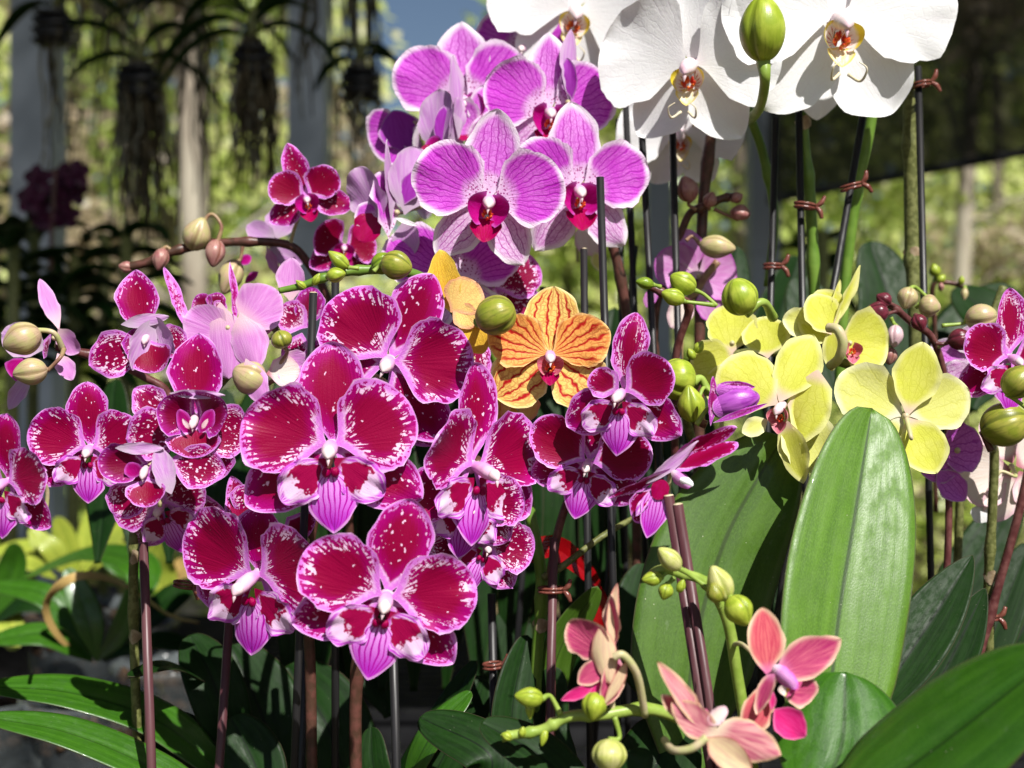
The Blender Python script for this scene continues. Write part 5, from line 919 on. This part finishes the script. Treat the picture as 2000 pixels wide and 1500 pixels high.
foliageset(W2, [([(1500, 900, .92), (1500, 700, .94), (1560, 500, .96)], 110, (.3, -1, .1)), ([(1700, 860, .90), (1740, 620, .93), (1700, 470, .95)], 150, (.2, -1, .1)), ([(1800, 900, .95), (1880, 680, .97), (1980, 560, 1.0)], 150, (-.3, -1, .3)), ([(1900, 800, .90), (1950, 650, .92), (1870, 560, .95)], 130, (.2, -1, .2)), ([(1250, 900, .95), (1400, 700, .95), (1440, 480, .97)], 100, (.2, -1, .1)), ([(1650, 800, .88), (1600, 650, .9), (1560, 540, .92)], 120, (.1, -1, .2))])
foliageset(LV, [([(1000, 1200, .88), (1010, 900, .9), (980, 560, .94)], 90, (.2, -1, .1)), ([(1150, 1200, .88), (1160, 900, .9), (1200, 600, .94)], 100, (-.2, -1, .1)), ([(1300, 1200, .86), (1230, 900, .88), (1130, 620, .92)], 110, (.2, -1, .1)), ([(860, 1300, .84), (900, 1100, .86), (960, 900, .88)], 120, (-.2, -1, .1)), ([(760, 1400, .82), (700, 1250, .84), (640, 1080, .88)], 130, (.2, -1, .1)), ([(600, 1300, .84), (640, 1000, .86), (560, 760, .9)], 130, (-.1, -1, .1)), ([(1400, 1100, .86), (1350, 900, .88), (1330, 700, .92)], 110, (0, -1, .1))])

foliageset(CM, [([(560 + k * 62, 1350, .80 + .012 * (k % 3)), (575 + k * 60 + 20 * (k % 2), 1000, .82), (560 + k * 64, 700 - 30 * (k % 3), .85)], 96, (.25 * (-1) ** k, -1, .15)) for k in range(11)])  # this row and the next: filler leaves added to darken the gaps
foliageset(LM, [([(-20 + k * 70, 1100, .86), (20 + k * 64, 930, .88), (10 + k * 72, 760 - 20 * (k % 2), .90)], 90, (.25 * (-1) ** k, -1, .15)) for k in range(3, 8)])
# ---- stakes
for (x0, y0, x1, y1, d0, lab, k) in [
 (1172, 346, 1182, 660, .655, 'black stake in front, crossing the lower right lavender bloom', {}),
 (1140, 486, 1142, 640, .70, 'short black stake with a pale cut top left of the frontmost one', dict(cut=1)),
 (1222, 205, 1240, 620, .78, 'black stake just left of the tallest one beside the lavender cluster', {}),
 (1208, 232, 1214, 620, .82, 'black stake mostly hidden behind the lavender blooms', {}),
 (1250, 190, 1274, 640, .74, 'tallest black stake at the right of the lavender cluster', {}),
 (1313, 234, 1320, 500, .74, 'black stake under the nodding white bloom, left of the thick dark stem', {}),
 (1515, 230, 1504, 640, .745, 'black stake standing before the grey post right of the white bloom', {}),
 (1560, 205, 1568, 640, .74, 'black stake beside the green stem with a tan node under the largest white bloom', {}),
 (1690, 200, 1628, 560, .735, 'slanting black stake with a pale mark near its top', {}),
 (1793, 130, 1806, 640, .745, 'black stake at the right beside the thick olive stem', {}),
 (1240, 480, 1222, 700, .80, 'black stake low behind the lavender bloom', {}),
 (1060, 560, 1050, 700, .80, 'black stake in shadow behind the orange flower', {}),
 (612, 572, 606, 720, .635, 'black stake with a ragged pale tip left of the topmost crimson bloom', dict(cut=1)),
 (655, 500, 655, 620, .66, 'short black stake end behind the raceme of green buds', {})]:
    stake(x0, y0, x1, y1, d0, label=lab, **k)
for (x0, y0, x1, y1, d0, lab) in [(1306, 968, 1372, 1395, .572, 'maroon stake crossing the broad leaf, left one of the pair'), (1324, 985, 1390, 1400, .570, 'maroon stake crossing the broad leaf, right one of the pair'), (280, 1060, 296, 1500, .640, 'maroon stake beside the mottled stem at the lower left'), (452, 1150, 428, 1500, .665, 'maroon stake in the dark foliage under the lowest left bloom'), (1082, 1050, 1074, 1380, .668, 'maroon stake clipped to the green stem by the red foil'), (606, 1120, 588, 1500, .68, 'dark stake between the two lowest blooms'), (764, 1150, 775, 1500, .66, 'glossy dark stake under the lowest bloom'), (960, 1160, 965, 1400, .70, 'dark stake beside the low brown clip')]:
    stake(x0, y0, x1, y1, d0, label=lab, m='stake_maroon' if 'maroon' in lab else 'stake_black', group='maroon stakes low among the stems' if 'maroon' in lab else 'black stakes among the flower stems', r=.0024, cut=1 if 'crossing' in lab else None)
for a in [(1076, 1152, .668, 'brown clip holding the green stem to a maroon stake by the red foil', 24, 0), (1800, 165, .745, 'brown clip at the top of the right black stake', 16, 10), (1572, 402, .735, 'brown clip below the largest white bloom, on the green stem', 20, -8), (1662, 365, .73, 'brown clip on the slanting black stake', 20, 15), (1508, 520, .74, 'dark brown clip low on the stake before the grey post', 16, 0), (962, 1300, .69, 'rusty clip low in the shade left of the green stem', 18, 5), (360, 1142, .66, 'dull brown clip left of the lowest left bloom', 20, -10), (1936, 1205, .695, 'tiny clip on the thin olive stem at the right', 10, 0)]: clip(*a)
# red foil ribbon
e = empty('foil_ribbon', P(1100, 1250, .72), 'crumpled red foil ribbon behind the green stem', 'ribbon')
for pts, w_, nn in [([(985, 1112, .70), (1035, 1085, .705), (1080, 1070, .71), (1125, 1100, .715), (1172, 1150, .72)], 50, [(.2, -1, .6), (-.5, -1, .5), (.5, -1, .3), (-.2, -1, .7)]), ([(1150, 1130, .73), (1170, 1180, .73), (1185, 1250, .735)], 40, [(.5, -1, .1), (-.4, -1, .3)])]:
    mb = MB(); leafmesh(mb, M['red_foil'], [P(*p) for p in pts], w_ * sc(.71), nn, 'oval', fold=.35, th=.0003, ruf=.05, nu=9, nv=14); link('foil_strip', mb, e, smooth=False)
# ---- plants and pots at the lower left
def pottedleaves(px, d, label, leaves, potlabel, r=.055, h=.10, z=.80, m='clear_plastic', pm=None):
    pl = plant(px, d, label, z=z, group='potted orchids without flowers on the bench')
    for (pts, w_, nn, mm) in leaves: leaf(pl, pts, w_, nn, mm, 'leaf', fold=.14, droop=.1)
    pot(px, d, potlabel, r, h, m, z=z, grp='pots on the front bench')
pottedleaves(180, 1.02, 'green orchid with one curling golden dying leaf in a clear pot', [
 ([(185, 1290, 1.02), (120, 1250, .98), (90, 1180, .96), (150, 1125, .95), (240, 1140, .97), (330, 1200, 1.0), (390, 1215, 1.02)], 19, [(1, -1, 0), (1, -.6, 0), (0, -.5, 1), (0, -.5, 1)], 'leaf_gold'),
 ([(190, 1290, 1.02), (240, 1220, 1.0), (270, 1130, .98)], 60, (-.3, -1, .5), 'leaf_mid'), ([(180, 1285, 1.03), (100, 1170, 1.03), (-20, 1140, 1.04)], 60, (0, -.6, 1), 'leaf_mid'), ([(200, 1285, 1.03), (280, 1120, 1.06), (180, 1080, 1.12), (40, 1130, 1.15)], 80, (0, -.4, 1), 'leaf_mid'),
 ([(200, 1280, 1.04), (320, 1180, 1.04), (380, 1130, 1.06)], 80, (0, -.6, 1), 'leaf_shaded'), ([(200, 1290, 1.0), (300, 1250, .99), (390, 1270, .98)], 50, (0, -.6, 1), 'leaf_shaded'), ([(180, 1290, 1.0), (90, 1240, .98), (-20, 1250, .97)], 62, (0, -.7, 1), 'leaf_mid'), ([(190, 1290, .99), (170, 1200, .99), (130, 1110, 1.0)], 56, (.2, -1, .6), 'leaf_mid')], 'clear plastic pot at the lower left holding the plant with the golden leaf', z=.885, h=.11)
pottedleaves(150, 1.30, 'lime green sunlit orchid leaves behind the clear pots at the left', [
 ([(110, 1130, 1.2), (60, 1100, 1.18), (10, 1110, 1.17)], 50, (0, -.7, 1), 'leaf_lime'), ([(170, 1120, 1.28), (210, 1080, 1.24), (255, 1090, 1.22)], 66, (0, -.8, 1), 'leaf_lime'), ([(130, 1120, 1.25), (100, 1070, 1.24), (70, 1050, 1.24)], 44, (.1, -1, .7), 'leaf_lime'),
 ([(150, 1120, 1.3), (130, 1060, 1.29), (110, 1010, 1.28)], 44, (.2, -1, .6), 'leaf_lime'), ([(150, 1120, 1.3), (60, 1070, 1.29), (-20, 1080, 1.28)], 50, (0, -.6, 1), 'leaf_lime'), ([(160, 1120, 1.3), (230, 1040, 1.3), (260, 1030, 1.3)], 70, (0, -.8, 1), 'leaf_lime'), ([(150, 1120, 1.3), (170, 1050, 1.32), (180, 990, 1.34)], 50, (-.3, -1, .4), 'leaf_lime'), ([(150, 1120, 1.3), (100, 1080, 1.26), (60, 1030, 1.26)], 50, (.3, -.8, 1), 'leaf_lime')], 'clear pot behind under the lime leaves', z=.91, h=.11)
pottedleaves(-30, 1.15, 'orchid at the left edge with pointed lime and green leaves', [
 ([(-30, 1240, 1.15), (10, 1210, 1.12), (30, 1270, 1.1)], 60, (0, -.8, 1), 'leaf_lime'), ([(-40, 1240, 1.15), (20, 1120, 1.15), (30, 1060, 1.14)], 60, (.3, -1, .4), 'leaf_mid'), ([(-40, 1240, 1.15), (40, 1180, 1.12), (110, 1190, 1.12)], 60, (0, -.7, 1), 'leaf_shaded')], 'clear pot cut by the left edge', z=.85, h=.11)
pottedleaves(330, 1.25, 'yellow leaved orchid glimpsed below the left cluster', [
 ([(330, 1180, 1.25), (310, 1110, 1.24), (320, 1060, 1.23)], 66, (.1, -1, .5), 'leaf_lime'), ([(330, 1180, 1.25), (360, 1130, 1.25), (350, 1090, 1.25)], 50, (-.3, -1, .5), 'leaf_gold'), ([(330, 1180, 1.25), (240, 1110, 1.2), (200, 1080, 1.2)], 60, (0, -.7, 1), 'leaf_mid')], 'pot hidden behind the mottled stems', z=.86, h=.11)
# carrying trays
for i, (x0, y0, z, lab) in enumerate([(-.62, .86, .802, 'black slotted carrying tray at the lower left under the clear pots'), (-.56, 1.2, .83, 'black slotted carrying tray further back at the left'), (-.16, .62, .802, 'black carrying tray in shadow under the flowering plants')]):
    e = empty('plant_tray', (x0 + .15, y0 + .12, z), lab, 'tray', 'black carrying trays on the bench'); mb = MB(); X1 = x0 + .34; Y1 = y0 + .28
    for k in range(9): box(mb, M['tray_black'], (x0, y0 + k * .034, z), (X1, y0 + k * .034 + .010, z + .006))
    for k in range(10): box(mb, M['tray_black'], (x0 + k * .036, y0, z + .007), (x0 + k * .036 + .010, Y1, z + .012))
    link('grid', mb, e); mb = MB()
    for (a, b) in [((x0, y0 - .006), (X1, y0)), ((x0, Y1), (X1, Y1 + .006))]:
        box(mb, M['tray_black'], (a[0], a[1], z + .055), (b[0], b[1] , z + .068)); 
        for k in range(14): box(mb, M['tray_black'], (x0 + k * .025, a[1], z), (x0 + k * .025 + .008, b[1], z + .054))
    link('side', mb, e)
# pots that carry the flowering plants
for (px, d, lab) in [(1380, .76, 'black pot of the nodding white orchid'), (1640, .76, 'black pot of the largest white orchid'), (1120, .78, 'black pot of the lavender orchid'), (700, .84, 'black pot of the small crimson orchid'), (280, .70, 'black pot under the hooded magenta orchid'), (640, .68, 'black pot under the large crimson blooms'), (880, .70, 'black pot of the orange orchid'), (1330, .66, 'black pot of the coral orchid'), (1560, .62, 'black pot of the yellow orchid with the tall leaf'), (1860, .76, 'black pot of the maroon budded orchid'), (1960, .70, 'black pot under the cream bloom')]:
    pot(px, d, lab, .052, .11, grp='black pots under the flowering orchids')
